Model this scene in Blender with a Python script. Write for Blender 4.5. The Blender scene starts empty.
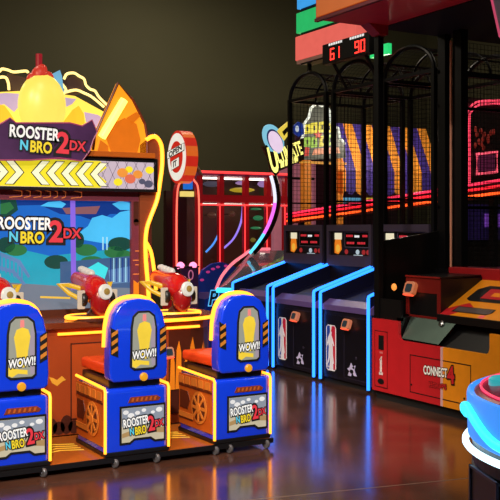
import bpy, bmesh, math, random
from mathutils import Vector, Matrix
random.seed(7)
scene = bpy.context.scene
COL = scene.collection
PI = math.pi

# ------------------------------------------------------------------ camera numbers
FPX, EYE, HOR = 960.0, 1.70, 228.0
YAW = math.atan(540 / 960.0)
CA, SA = math.cos(YAW), math.sin(YAW)

def ray(px, py):
    a = (px - 250) / FPX
    return Vector((CA * a + SA, -SA * a + CA, (HOR - py) / FPX))
def onX(px, py, X):
    r = ray(px, py); t = X / r.x
    return Vector((X, r.y * t, EYE + r.z * t))
def onY(px, py, Y):
    r = ray(px, py); t = Y / r.y
    return Vector((r.x * t, Y, EYE + r.z * t))
def onZ(px, py, z):
    r = ray(px, py); t = (z - EYE) / r.z
    return Vector((r.x * t, r.y * t, z))

# ------------------------------------------------------------------ materials
def lin(c):
    out = []
    for v in c[:3]:
        v = v / 255.0
        out.append(v / 12.92 if v <= 0.04045 else ((v + 0.055) / 1.055) ** 2.4)
    return (*out, 1.0)

MATS = {}
def M(name, rgb, rough=0.45, metal=0.0, emit=0.0, ecol=None, noise=0.12, scale=9.0, coat=0.0, spec=0.5):
    if name in MATS: return MATS[name]
    m = bpy.data.materials.new(name); m.use_nodes = True
    nt = m.node_tree; b = nt.nodes['Principled BSDF']
    b.inputs['Roughness'].default_value = rough
    b.inputs['Metallic'].default_value = metal
    b.inputs['Specular IOR Level'].default_value = spec
    b.inputs['Coat Weight'].default_value = coat
    c = lin(rgb)
    dim = 0.3 if emit >= 0.3 else 1.0
    tc = nt.nodes.new('ShaderNodeTexCoord')
    n = nt.nodes.new('ShaderNodeTexNoise'); n.inputs['Scale'].default_value = scale
    n.inputs['Detail'].default_value = 3
    nt.links.new(tc.outputs['Object'], n.inputs['Vector'])
    mix = nt.nodes.new('ShaderNodeMix'); mix.data_type = 'RGBA'
    mix.inputs[6].default_value = tuple(max(0, v * (1 - noise)) for v in c[:3]) + (1,)
    mix.inputs[7].default_value = tuple(min(1, v * (1 + noise)) for v in c[:3]) + (1,)
    nt.links.new(n.outputs['Fac'], mix.inputs[0])
    if dim < 1:
        hv = nt.nodes.new('ShaderNodeHueSaturation'); hv.inputs['Value'].default_value = dim
        nt.links.new(mix.outputs[2], hv.inputs['Color']); nt.links.new(hv.outputs['Color'], b.inputs['Base Color'])
    else: nt.links.new(mix.outputs[2], b.inputs['Base Color'])
    if emit > 0:
        b.inputs['Emission Strength'].default_value = emit
        if ecol is None: nt.links.new(mix.outputs[2], b.inputs['Emission Color'])
        else: b.inputs['Emission Color'].default_value = lin(ecol)
    MATS[name] = m
    return m
def LED(name, lincol, strength):
    """a light-emitting diffuser tube; lincol is linear"""
    if name in MATS: return MATS[name]
    k = max(lincol)
    m = M(name, tuple(255 * (0.25 * v / k) ** 0.45 for v in lincol), 0.4)
    b = m.node_tree.nodes['Principled BSDF']
    b.inputs['Emission Color'].default_value = (*lincol, 1)
    b.inputs['Emission Strength'].default_value = strength
    return m

# ------------------------------------------------------------------ mesh builder
def OFF(o):
    v = Vector((0, 0, 0))
    while o is not None:
        v += o.location; o = o.parent
    return v

class MB:
    def __init__(s): s.v = []; s.f = []; s.mi = []
    def add(s, vs, fs, mi=0):
        k = len(s.v); s.v += [tuple(v) for v in vs]
        s.f += [tuple(i + k for i in f) for f in fs]; s.mi += [mi] * len(fs); return s
    def box(s, x0, x1, y0, y1, z0, z1, mi=0):
        x0, x1 = sorted((x0, x1)); y0, y1 = sorted((y0, y1)); z0, z1 = sorted((z0, z1))
        vs = [(x, y, z) for z in (z0, z1) for y in (y0, y1) for x in (x0, x1)]
        return s.add(vs, [(0, 2, 3, 1), (4, 5, 7, 6), (0, 1, 5, 4), (2, 6, 7, 3), (0, 4, 6, 2), (1, 3, 7, 5)], mi)
    def prism(s, pts, vec, mi=0):
        """extrude the planar 3-D outline pts by vec"""
        pts = [Vector(p) for p in pts]; vec = Vector(vec); n = len(pts)
        nr = Vector((0, 0, 0))
        for i in range(n): nr += pts[i].cross(pts[(i + 1) % n])
        if nr.dot(vec) > 0: pts = pts[::-1]
        vs = pts + [p + vec for p in pts]
        fs = [tuple(range(n)), tuple(range(2 * n - 1, n - 1, -1))]
        for i in range(n):
            j = (i + 1) % n
            fs.append((j, i, n + i, n + j))
        return s.add(vs, fs, mi)
    def tube(s, pts, r, seg=8, closed=False, mi=0, r2=None):
        pts = [Vector(p) for p in pts]; n = len(pts); vs = []; fs = []
        up0 = None
        for i, p in enumerate(pts):
            a = pts[(i - 1) % n] if (closed or i > 0) else p
            b = pts[(i + 1) % n] if (closed or i < n - 1) else p
            t = (b - a).normalized()
            if up0 is None:
                up0 = Vector((0, 0, 1)) if abs(t.z) < 0.9 else Vector((1, 0, 0))
            u = up0 - t * up0.dot(t)
            if u.length < 1e-4: u = t.orthogonal()
            u.normalize(); w = t.cross(u); up0 = u
            rr = r if r2 is None else r + (r2 - r) * i / max(1, n - 1)
            for k in range(seg):
                an = 2 * PI * k / seg
                vs.append(p + (u * math.cos(an) + w * math.sin(an)) * rr)
        for i in range(n if closed else n - 1):
            j = (i + 1) % n
            for k in range(seg):
                l = (k + 1) % seg
                fs.append((i * seg + k, i * seg + l, j * seg + l, j * seg + k))
        if not closed:
            fs.append(tuple(range(seg - 1, -1, -1))); fs.append(tuple((n - 1) * seg + k for k in range(seg)))
        return s.add(vs, fs, mi)
    def ell(s, c, r, seg=20, rings=12, mi=0, rot=None, z0=-1.0):
        c = Vector(c); vs = []; fs = []
        for i in range(rings + 1):
            ph = -PI / 2 + PI * i / rings
            zz = max(math.sin(ph), z0); rr = math.cos(ph)
            for k in range(seg):
                an = 2 * PI * k / seg
                q = Vector((r[0] * rr * math.cos(an), r[1] * rr * math.sin(an), r[2] * zz))
                if rot is not None: q = rot @ q
                vs.append(c + q)
        for i in range(rings):
            for k in range(seg):
                l = (k + 1) % seg
                fs.append((i * seg + k, i * seg + l, (i + 1) * seg + l, (i + 1) * seg + k))
        return s.add(vs, fs, mi)
    def lathe(s, prof, c, axis=(0, 0, 1), seg=40, mi=0):
        """prof: (radius, height) along the axis from c"""
        c = Vector(c); ax = Vector(axis).normalized(); u = ax.orthogonal().normalized(); w = ax.cross(u)
        vs = []; fs = []; n = len(prof)
        for (r, h) in prof:
            for k in range(seg):
                an = 2 * PI * k / seg
                vs.append(c + ax * h + (u * math.cos(an) + w * math.sin(an)) * r)
        for i in range(n - 1):
            for k in range(seg):
                l = (k + 1) % seg
                fs.append((i * seg + k, i * seg + l, (i + 1) * seg + l, (i + 1) * seg + k))
        if prof[0][0] > 1e-5: fs.append(tuple(range(seg - 1, -1, -1)))
        if prof[-1][0] > 1e-5: fs.append(tuple((n - 1) * seg + k for k in range(seg)))
        return s.add(vs, fs, mi)
    def build(s, name, mats, parent=None, bevel=0.0, smooth=False, seg=2, loc=None):
        me = bpy.data.meshes.new(name)
        off = OFF(parent) if parent is not None else Vector((0, 0, 0))
        if loc is not None: off = off + Vector(loc)
        me.from_pydata([Vector(v) - off for v in s.v], [], s.f)
        if not isinstance(mats, (list, tuple)): mats = [mats]
        for m in mats: me.materials.append(m)
        for p, k in zip(me.polygons, s.mi):
            p.material_index = k
        bm = bmesh.new(); bm.from_mesh(me)
        bmesh.ops.recalc_face_normals(bm, faces=bm.faces)
        if bevel > 0:
            es = [e for e in bm.edges if len(e.link_faces) == 2 and e.calc_face_angle(0) > 0.6]
            if es:
                bmesh.ops.bevel(bm, geom=es, offset=bevel, segments=seg, profile=0.6, affect='EDGES', clamp_overlap=True)
        bm.to_mesh(me); bm.free()
        if smooth:
            me.polygons.foreach_set('use_smooth', [True] * len(me.polygons))
            try: me.set_sharp_from_angle(angle=math.radians(40))
            except Exception: pass
        o = bpy.data.objects.new(name, me); COL.objects.link(o)
        if parent is not None: o.parent = parent
        if loc is not None: o.location = Vector(loc)
        return o

def thing(name, label, cat, loc=(0, 0, 0), group=None):
    o = bpy.data.objects.new(name, None); COL.objects.link(o)
    o.empty_display_size = 0.1
    o.location = loc; o['label'] = label; o['category'] = cat
    if group: o['group'] = group
    return o
def tag(o, label, cat, group=None):
    o['label'] = label; o['category'] = cat
    if group: o['group'] = group
    return o
def struct(o): o['kind'] = 'structure'; return o
def copy_tree(o, parent=None):
    c = o.copy(); COL.objects.link(c)
    if parent is not None: c.parent = parent
    for ch in [x for x in CH.get(o.name, [])]:
        copy_tree(ch, c)
    return c
CH = {}
def index_children():
    CH.clear()
    for o in scene.objects:
        if o.parent: CH.setdefault(o.parent.name, []).append(o)

class Plane:
    """a flat panel: origin, right, up; layers sit a millimetre in front of one another"""
    def __init__(s, o, u, v):
        s.o = Vector(o); s.u = Vector(u).normalized(); s.v = Vector(v).normalized(); s.n = s.u.cross(s.v)
    def p(s, a, b, d=0.0): return s.o + s.u * a + s.v * b + s.n * d
    def poly(s, mb, pts, d=0.001, t=0.0012, mi=0):
        return mb.prism([s.p(a, b, d) for a, b in pts], s.n * t, mi)
    def rect(s, mb, a0, a1, b0, b1, d=0.001, t=0.0012, mi=0):
        return s.poly(mb, [(a0, b0), (a1, b0), (a1, b1), (a0, b1)], d, t, mi)
    def ellipse(s, mb, ca, cb, ra, rb, d=0.001, t=0.0012, mi=0, n=20):
        return s.poly(mb, [(ca + ra * math.cos(2 * PI * k / n), cb + rb * math.sin(2 * PI * k / n)) for k in range(n)], d, t, mi)
    def outline(s, mb, pts, w, d=0.001, t=0.0012, mi=0, closed=True):
        n = len(pts)
        for i in range(n if closed else n - 1):
            a = Vector(pts[i]); b = Vector(pts[(i + 1) % n]); e = (b - a)
            if e.length < 1e-6: continue
            e.normalize(); q = Vector((-e.y, e.x)) * (w / 2)
            a2 = a - e * w / 2; b2 = b + e * w / 2
            s.poly(mb, [a2 + q, a2 - q, b2 - q, b2 + q], d, t, mi)

FONT_CACHE = {}
def text_mesh(txt, bold=0.0, shear=0.0):
    key = (txt, bold, shear)
    if key in FONT_CACHE: return FONT_CACHE[key]
    cu = bpy.data.curves.new('lettering', 'FONT'); cu.body = txt; cu.size = 1.0
    cu.offset = bold; cu.shear = shear; cu.resolution_u = 3
    ob = bpy.data.objects.new('lettering', cu); COL.objects.link(ob)
    dg = bpy.context.evaluated_depsgraph_get(); dg.update()
    me = bpy.data.meshes.new_from_object(ob.evaluated_get(dg))
    vs = [v.co.copy() for v in me.vertices]; fs = [tuple(p.vertices) for p in me.polygons]
    bpy.data.objects.remove(ob); bpy.data.curves.remove(cu); bpy.data.meshes.remove(me)
    FONT_CACHE[key] = (vs, fs)
    return vs, fs
def text(mb, pl, txt, ca, cb, w, h, d=0.003, mi=0, bold=0.02, shear=0.0, rot=0.0, ref=None):
    """letters fitted to w x h, centred at (ca, cb) of the panel; ref = bold value whose box sets the fit"""
    vs, fs = text_mesh(txt, bold, shear)
    rv, _ = text_mesh(txt, bold if ref is None else ref, shear)
    x0 = min(v.x for v in rv); x1 = max(v.x for v in rv); y0 = min(v.y for v in rv); y1 = max(v.y for v in rv)
    sx = w / (x1 - x0); sy = h / (y1 - y0); cr, sr = math.cos(rot), math.sin(rot)
    out = []
    for v in vs:
        a = (v.x - (x0 + x1) / 2) * sx; b = (v.y - (y0 + y1) / 2) * sy
        out.append(pl.p(ca + a * cr - b * sr, cb + a * sr + b * cr, d))
    mb.add(out, fs, mi)

def arc(c, r, a0, a1, n=12):
    return [(c[0] + r * math.cos(math.radians(a0 + (a1 - a0) * k / n)), c[1] + r * math.sin(math.radians(a0 + (a1 - a0) * k / n))) for k in range(n + 1)]
def spline(pts, n=8):
    """Catmull-Rom through pts"""
    P = [Vector(p) for p in pts]; out = []
    for i in range(len(P) - 1):
        a = P[max(i - 1, 0)]; b = P[i]; c = P[i + 1]; d = P[min(i + 2, len(P) - 1)]
        for k in range(n):
            t = k / n
            out.append(0.5 * ((2 * b) + (c - a) * t + (2 * a - 5 * b + 4 * c - d) * t * t + (3 * b - a - 3 * c + d) * t ** 3))
    out.append(P[-1]); return out

# shared materials
black = M('black_laminate', (14, 13, 15), 0.35)
blackm = M('black_steel', (16, 15, 16), 0.4, 0.4)
matte = M('black_matte', (8, 8, 9), 0.8)
blue = M('cobalt_gloss_plastic', (14, 58, 222), 0.22, coat=0.6, noise=0.05)
chrome = M('chrome', (190, 190, 195), 0.2, 1.0)
yellow_led = LED('yellow_light_tube', (1.0, 0.30, 0.018), 3.0)
orange_led = LED('orange_light_tube', (1.0, 0.36, 0.02), 3.2)
blue_led = LED('blue_light_tube', (0.018, 0.19, 1.0), 3.2)
white = M('white_print', (235, 235, 232), 0.5, emit=0.25)
ink = M('black_print', (10, 10, 12), 0.5)

# ------------------------------------------------------------------ the room
def floor_mat():
    m = bpy.data.materials.new('polished_concrete'); m.use_nodes = True
    nt = m.node_tree; b = nt.nodes['Principled BSDF']
    tc = nt.nodes.new('ShaderNodeTexCoord')
    n1 = nt.nodes.new('ShaderNodeTexNoise'); n1.inputs['Scale'].default_value = 1.7; n1.inputs['Detail'].default_value = 8; n1.inputs['Roughness'].default_value = 0.65
    n2 = nt.nodes.new('ShaderNodeTexNoise'); n2.inputs['Scale'].default_value = 38; n2.inputs['Detail'].default_value = 4
    r = nt.nodes.new('ShaderNodeValToRGB')
    r.color_ramp.elements[0].position = 0.3; r.color_ramp.elements[0].color = lin((58, 36, 29))
    r.color_ramp.elements[1].position = 0.72; r.color_ramp.elements[1].color = lin((98, 64, 50))
    nt.links.new(tc.outputs['Object'], n1.inputs['Vector']); nt.links.new(tc.outputs['Object'], n2.inputs['Vector'])
    nt.links.new(n1.outputs['Fac'], r.inputs['Fac']); nt.links.new(r.outputs['Color'], b.inputs['Base Color'])
    mr = nt.nodes.new('ShaderNodeMapRange'); mr.inputs[3].default_value = 0.10; mr.inputs[4].default_value = 0.26
    nt.links.new(n1.outputs['Fac'], mr.inputs[0]); nt.links.new(mr.outputs[0], b.inputs['Roughness'])
    bp = nt.nodes.new('ShaderNodeBump'); bp.inputs['Strength'].default_value = 0.04; bp.inputs['Distance'].default_value = 0.01
    nt.links.new(n2.outputs['Fac'], bp.inputs['Height']); nt.links.new(bp.outputs['Normal'], b.inputs['Normal'])
    b.inputs['Specular IOR Level'].default_value = 0.6
    b.inputs['Coat Weight'].default_value = 0.5; b.inputs['Coat Roughness'].default_value = 0.12
    return m
RX0, RX1, RY0, RY1, RZ = -4.0, 15.0, -2.5, 18.0, 7.2
wallm = M('olive_wall_paint', (78, 76, 52), 0.85, noise=0.06, scale=2.0)
struct(MB().box(RX0, RX1, RY0, RY1, -0.15, 0).build('floor', floor_mat()))
struct(MB().box(RX0, RX1, RY0, RY1, RZ, RZ + 0.15).build('ceiling', M('dark_ceiling', (30, 28, 26), 0.9)))
struct(MB().box(RX0, RX1, RY1, RY1 + 0.15, 0, RZ).build('wall_back', wallm))
struct(MB().box(RX0, RX1, RY0 - 0.15, RY0, 0, RZ).build('wall_front', wallm))
struct(MB().box(RX0 - 0.15, RX0, RY0, RY1, 0, RZ).build('wall_left', wallm))
struct(MB().box(RX1, RX1 + 0.15, RY0, RY1, 0, RZ).build('wall_right', wallm))
ja, jb = onZ(340, 491, 0), onZ(480, 477, 0)
d = (jb - ja).normalized(); q = Vector((-d.y, d.x, 0)) * 0.004
a_, b_ = ja - d * 2.5, jb + d * 0.6
struct(MB().prism([a_ + q, a_ - q, b_ - q, b_ + q], (0, 0, 0.001)).build('trim_1', M('joint_sealant', (120, 100, 84), 0.5)))

# ------------------------------------------------------------------ lettering used several times
rwhite = M('letter_white', (244, 244, 240), 0.5, emit=0.75)
rcyan = M('letter_cyan', (90, 205, 235), 0.5, emit=0.7)
ryel = M('letter_yellow', (245, 215, 40), 0.5, emit=0.7)
rred = M('letter_red', (228, 52, 66), 0.5, emit=0.7)
LOGO_MATS = [ink, rwhite, rcyan, ryel, rred]
def logo(mb, pl, ca, cb, w, h, d=0.003, rot=0.0, base=0):
    """ROOSTER / N BRO with 2DX in red at the right, each letter black-edged"""
    cr, sr = math.cos(rot), math.sin(rot)
    def put(t, x, y, ww, hh, mi, sh=0.0):
        X = ca + x * cr - y * sr; Y = cb + x * sr + y * cr
        text(mb, pl, t, X, Y, ww, hh, d, base + 0, 0.13, sh, rot, ref=0.03)
        text(mb, pl, t, X, Y, ww, hh, d + 0.0016, base + mi, 0.03, sh, rot)
    put('ROOSTER', -0.17 * w, 0.24 * h, 0.64 * w, 0.42 * h, 1)
    put('N', -0.30 * w, -0.20 * h, 0.10 * w, 0.34 * h, 2)
    put('BRO', -0.08 * w, -0.22 * h, 0.28 * w, 0.40 * h, 3)
    put('2', 0.20 * w, 0.0, 0.17 * w, 0.74 * h, 4)
    put('DX', 0.40 * w, -0.06 * h, 0.22 * w, 0.34 * h, 4)

# ------------------------------------------------------------------ card reader (part)
reader_shell = M('reader_white_plastic', (235, 190, 160), 0.35, emit=0.35, ecol=(255, 120, 60))
reader_glass = M('reader_screen', (40, 52, 60), 0.2, emit=0.25)
reader_red = LED('reader_red_glow', (1.0, 0.08, 0.03), 1.6)
def card_reader(parent, c, n, u, size=0.12, name='card_reader'):
    """a tilted swipe reader: c centre of the back, n outward, u right"""
    n = Vector(n).normalized(); u = Vector(u).normalized(); v = n.cross(u)
    n2 = (n + v * 0.35).normalized(); v2 = (v - n * 0.35).normalized()
    c = Vector(c); s = size / 2
    def q(a, b, dd): return c + u * a * s + v2 * b * s + n2 * dd
    oct_ = [(-1, -.6), (-.7, -.9), (.7, -.9), (1, -.6), (1, .6), (.7, .9), (-.7, .9), (-1, .6)]
    sh = MB().prism([q(a, b, 0.015) for a, b in oct_], n2 * 0.05).build(name, reader_shell, parent, 0.008)
    MB().prism([q(a * .62, b * .62, 0.066) for a, b in oct_], n2 * 0.003).build('reader_screen', reader_glass, sh)
    MB().prism([q(-.8, -.98, 0.03), q(.8, -.98, 0.03), q(.8, -.80, 0.03), q(-.8, -.80, 0.03)], n2 * 0.037).build('glow_bar', reader_red, sh)
    MB().prism([c + u * a * s * .4 + v * b * s * .5 for a, b in ((-1, -1), (1, -1), (1, 1), (-1, 1))], n * 0.03).build('bracket', black, sh)
    return sh

# ------------------------------------------------------------------ shooting seats
art_o = M('side_art_amber', (190, 92, 26), 0.35)
art_d = M('side_art_dark_brown', (92, 40, 20), 0.4)
art_l = M('side_art_light_amber', (214, 128, 48), 0.35)
orange_cush = M('orange_vinyl', (214, 66, 20), 0.45)
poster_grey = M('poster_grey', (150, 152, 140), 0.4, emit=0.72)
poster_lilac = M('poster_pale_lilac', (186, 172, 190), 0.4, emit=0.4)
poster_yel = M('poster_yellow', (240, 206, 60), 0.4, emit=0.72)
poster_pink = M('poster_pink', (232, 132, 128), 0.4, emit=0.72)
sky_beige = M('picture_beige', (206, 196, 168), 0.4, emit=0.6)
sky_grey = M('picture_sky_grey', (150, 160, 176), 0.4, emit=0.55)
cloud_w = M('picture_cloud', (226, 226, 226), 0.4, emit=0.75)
haz_o = M('hazard_orange', (196, 122, 40), 0.4)

SHELL = [(x * .90 + .012, z) for x, z in [(-.215, .497), (.215, .497), (.246, .52), (.25, .60), (.246, .74), (.236, .87), (.210, .975), (.165, 1.04), (.10, 1.075), (0, 1.088),
         (-.10, 1.075), (-.165, 1.04), (-.210, .975), (-.236, .87), (-.246, .74), (-.25, .60), (-.246, .52)]]
def make_seat():
    r = thing('gun_game_seat', 'x', 'seat')
    # pedestal
    MB().box(-.243, .243, .012, .60, -.028, .450).build('pedestal', blue, r, 0.035, True, 3)
    MB().box(-.248, .248, .0, .61, -.028, .004).build('plinth', black, r, 0.006)
    MB().box(-.20, .20, .05, .60, .45, .52).build('swivel_mount', black, r, 0.01)
    # side art
    for sx in (-1, 1):
        pl = Plane((sx * .2435, .60 if sx < 0 else .03, .04), (0, -1 if sx < 0 else 1, 0), (0, 0, 1))
        mb = MB()
        pl.rect(mb, .01, .56, .0, .40, 0.0, .004, 0)
        pl.rect(mb, .01, .56, .30, .315, .004, .003, 1)
        for a in (.05, .16, .27, .38, .49):
            pl.rect(mb, a - .045, a + .04, .325, .385, .004, .004, 2); pl.rect(mb, a - .045, a + .04, .318, .323, .004, .004, 1)
        pl.rect(mb, .01, .25, .06, .10, .004, .004, 2); pl.rect(mb, .01, .25, .045, .06, .004, .003, 1)
        pl.poly(mb, [(.03, .13), (.16, .13), (.20, .2), (.16, .27), (.03, .27)], .004, .004, 1)
        sp = mb.build('side_panel', [art_o, art_d, art_l], r)
        wb = MB(); pl.ellipse(wb, .36, .17, .125, .125, .008, .004, 0, 28); pl.ellipse(wb, .36, .17, .10, .10, .012, .003, 1, 28)
        for k in range(8):
            a = k * PI / 4; ca, sa = math.cos(a), math.sin(a)
            pl.poly(wb, [(.36 + ca * .02 - sa * .012, .17 + sa * .02 + ca * .012), (.36 + ca * .02 + sa * .012, .17 + sa * .02 - ca * .012),
                         (.36 + ca * .105 + sa * .012, .17 + sa * .105 - ca * .012), (.36 + ca * .105 - sa * .012, .17 + sa * .105 + ca * .012)], .015, .003, 0)
        pl.ellipse(wb, .36, .17, .035, .035, .018, .004, 0, 16)
        wb.build('wheel_emblem', [art_l, art_d], sp)
        MB().tube([(sx * .246, .004, .0), (sx * .246, .002, .435), (sx * .246, .02, .458), (sx * .246, .60, .478)], .011).build('light_strip', yellow_led, r, smooth=True)
    # picture on the front of the pedestal
    pl = Plane((0, .012, -.022), (1, 0, 0), (0, 0, 1))
    fr = MB(); pl.poly(fr, [(-.135, .07), (-.055, .07), (-.02, .095), (.10, .095), (.135, .07), (.222, .07), (.222, .345), (-.135, .345)], 0, .006)
    fr = fr.build('picture_frame', ink, r)
    pc = MB()
    pl.poly(pc, [(-.12, .085), (-.06, .085), (-.025, .11), (.105, .11), (.14, .085), (.208, .085), (.208, .33), (-.12, .33)], .006, .002, 0)
    pl.rect(pc, -.119, .207, .20, .329, .008, .001, 1)
    for (x, z, a) in ((-.09, .30, .022), (-.05, .275, .026), (.0, .29, .02), (.05, .305, .018), (.17, .30, .025), (.12, .285, .016)):
        pl.ellipse(pc, x, z, a, a * .7, .009, .001, 2)
    pl.poly(pc, [(-.119, .12), (0.03, .15), (.207, .13), (.207, .17), (.0, .18), (-.119, .15)], .009, .001, 3)
    logo(pc, pl, .045, .20, .31, .15, .0105, 0.10, 4)
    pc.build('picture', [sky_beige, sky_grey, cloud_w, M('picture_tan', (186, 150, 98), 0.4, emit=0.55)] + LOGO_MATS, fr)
    npb = MB(); pl.poly(npb, [(-.07, .365), (.17, .365), (.185, .385), (.155, .405), (-.05, .405)], 0, .004, 0)
    for k in range(6):
        pl.poly(npb, [(-.045 + k * .035, .372), (-.03 + k * .035, .372), (-.022 + k * .035, .398), (-.037 + k * .035, .398)], .004, .002, 1)
    npb.build('name_strip', [M('name_strip_rust', (120, 50, 30), 0.4), M('name_strip_orange', (230, 110, 40), 0.4, emit=.3)], r)
    # shell
    sh = MB().prism([(x, .0, z) for x, z in SHELL], (0, .125, 0)).build('backrest_shell', blue, r, 0.036, True, 4)
    MB().tube([(x * .90 + .012, .120, z) for x, z in spline([(-.246, .74), (-.238, .88), (-.215, .98), (-.17, 1.045), (-.10, 1.08), (0, 1.093), (.10, 1.08), (.17, 1.045), (.215, .98), (.238, .88), (.246, .74)], 4)], .019).build('light_strip', yellow_led, sh, smooth=True)
    pl = Plane((0, .0, 0), (1, 0, 0), (0, 0, 1))
    rim = [(-.062, .60), (-.03, .575), (.125, .575), (.15, .60), (.15, .88), (.135, .965), (.09, 1.0), (.0, 1.0), (-.04, .965), (-.055, .88)]
    fr = MB(); pl.poly(fr, rim, -.004, .012); fr = fr.build('poster_frame', ink, sh, 0.004)
    pc = MB()
    ins = [(-.046, .60), (-.02, .59), (.115, .59), (.135, .605), (.135, .88), (.122, .955), (.085, .985), (.005, .985), (-.028, .955), (-.04, .88)]
    pl.poly(pc, ins, .008, .001, 0)
    pl.poly(pc, [(.105, .60), (.134, .606), (.134, .87), (.12, .95), (.10, .84)], .009, .001, 1)
    pl.poly(pc, [(-.045, .605), (-.02, .592), (.02, .615), (.085, .605), (.085, .635), (.02, .645), (-.045, .66)], .009, .001, 2)
    pl.poly(pc, [(.015, .655), (.08, .655), (.088, .76), (.105, .86), (.09, .91), (.05, .925), (.01, .91), (-.008, .86), (.008, .76)], .010, .001, 2)
    pl.poly(pc, [(.034, .925), (.064, .925), (.062, .975), (.036, .975)], .010, .001, 3)
    text(pc, pl, 'WOW!!', .048, .69, .185, .060, .0125, 4, .13, 0.15, .08, ref=.03)
    text(pc, pl, 'WOW!!', .048, .69, .185, .060, .014, 5, .03, 0.15, .08)
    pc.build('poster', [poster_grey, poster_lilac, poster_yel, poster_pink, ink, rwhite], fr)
    for sx in (-1, 1):
        hz = MB()
        a, b = (-.205, -.150) if sx < 0 else (.172, .224)
        o1 = [(a, .70), (b, .675), (b, .86), (a, .89)] if sx < 0 else [(a, .675), (b, .70), (b, .89), (a, .86)]
        pl.poly(hz, o1, -.006, .010, 0)
        for k in range(3):
            z = .70 + k * .06
            pl.poly(hz, [(a + .004, z), (b - .004, z + .028), (b - .004, z + .056), (a + .004, z + .028)], .004, .002, 1)
        hz.build('hazard_stripes', [ink, haz_o], sh)
    MB().lathe([(.0, .0), (.03, .0), (.03, .012), (.022, .02), (0, .022)], (.045, -.0, .525), (0, -1, 0), 20).build('latch', M('amber_latch', (250, 170, 30), 0.35, emit=.6), sh, smooth=True)
    MB().box(-.19, .19, .10, .66, .53, .61).build('seat_cushion', orange_cush, r, 0.025, True, 3)
    MB().prism([(-.17, .14, .62), (.17, .14, .62), (.15, .14, .98), (-.15, .14, .98)], (0, .05, 0)).build('back_cushion', orange_cush, r, 0.02, True, 3)
    return r
seat0 = make_seat()
seats = [seat0]
index_children()
seats.append(copy_tree(seat0)); seats.append(copy_tree(seat0))
SEAT_Z = 0.105
for o, X, rz, lb in zip(seats, (1.785, 2.675, 3.54), (0, .5, 1.5), (
        'blue gun game seat cut off by the left edge of the photo',
        'blue gun game seat in the middle, with amber machine artwork on its side',
        'blue gun game seat nearest the blue-lit basketball machines')):
    o.location = (X, 6.40, SEAT_Z); o.rotation_euler.z = math.radians(rz); o['label'] = lb
    o['group'] = 'seats in front of the shooting game'

# platform they stand on
pf = thing('game_platform', 'low amber platform on castors carrying the three blue gun seats', 'platform', (2.2, 6.8, 0))
MB().box(1.0, 3.79, 6.395, 7.24, .045, .063).build('deck', [M('amber_deck_print', (176, 96, 28), 0.3)], pf)
MB().box(.99, 3.80, 6.385, 6.40, .04, .076).build('front_edge', black, pf)
MB().box(1.0, 3.79, 6.40, 7.24, .063, .0745).build('deck_cover', M('amber_deck_film', (186, 100, 30), 0.25, coat=.3), pf)
pl = Plane((0, 0, .0746), (1, 0, 0), (0, 1, 0))
for xc in (2.23, 3.09):
    mb = MB()
    for k in range(4):
        y = 6.78 + k * .07
        pl.poly(mb, [(xc - .16, y - .06), (xc, y), (xc + .16, y - .06), (xc + .16, y - .03), (xc, y + .03), (xc - .16, y - .03)], 0, .0006)
    mb.build('chevron_print', M('chevron_yellow', (250, 196, 60), 0.3, emit=.25), pf)
for (x, y) in ((1.98, 6.44), (2.50, 6.44), (2.82, 6.44), (3.30, 6.44), (3.42, 6.44), (3.74, 6.44), (1.98, 7.1), (3.74, 7.1)):
    c = MB().lathe([(.0, -.012), (.03, -.012), (.034, -.006), (.034, .006), (.03, .012), (0, .012)], (x, y - .045, .034), (1, 0.3, 0), 18).build('castor', M('castor_rubber', (110, 108, 112), .3, .5), pf, smooth=True)
    MB().box(x - .02, x + .02, y - .055, y + .012, .03, .046).build('castor_fork', chrome, c, 0.004)
card_reader(seats[1], (seats[1].location + Vector((.262, .10, .66))), (0.1, -1, 0), (1, 0.1, 0), .09)

# ------------------------------------------------------------------ shooting game cabinet
CX0, CX1 = 1.10, 3.37
cab = thing('shooting_game_cabinet', 'tall amber-lit shooting game cabinet with a big blue video screen', 'arcade machine', (2.25, 7.6, 0))
brown = M('cabinet_amber_brown', (150, 62, 24), 0.35, scale=3)
dkbrown = M('cabinet_dark_brown', (70, 28, 16), 0.4)
plum = M('cabinet_plum', (110, 44, 58), 0.4)
amber = M('cabinet_amber_art', (226, 128, 26), 0.35, emit=.12)
# console, rounded at its right end
plan = [(.6, 7.26), (3.30, 7.26), (3.52, 7.29), (3.68, 7.36), (3.79, 7.48), (3.83, 7.66), (3.83, 7.95), (.6, 7.95)]
MB().prism([(x, y, .077) for x, y in plan], (0, 0, .838)).build('console', brown, cab, .006)
lip = [(.58, 7.21), (3.30, 7.21), (3.54, 7.24), (3.72, 7.32), (3.85, 7.46), (3.88, 7.66), (3.88, 7.97), (.58, 7.97)]
ct = MB().prism([(x, y, .915) for x, y in lip], (0, 0, .05)).build('console_top', M('console_top_umber', (104, 46, 24), 0.25, coat=.3), cab, .006)
MB().tube(spline([(3.0, 7.205, .94), (3.30, 7.205, .94), (3.54, 7.235, .94), (3.725, 7.315, .94), (3.857, 7.455, .94), (3.887, 7.66, .94), (3.887, 7.9, .94)], 6), .015).build('light_strip', yellow_led, ct, smooth=True)
for a, b in ((1.2, 2.02), (2.36, 2.93), (3.20, 3.60)):
    MB().tube([(a, 7.245, .872), (b, 7.245 if b < 3.5 else 7.27, .872)], .011).build('light_strip', yellow_led, cab, smooth=True)
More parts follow.
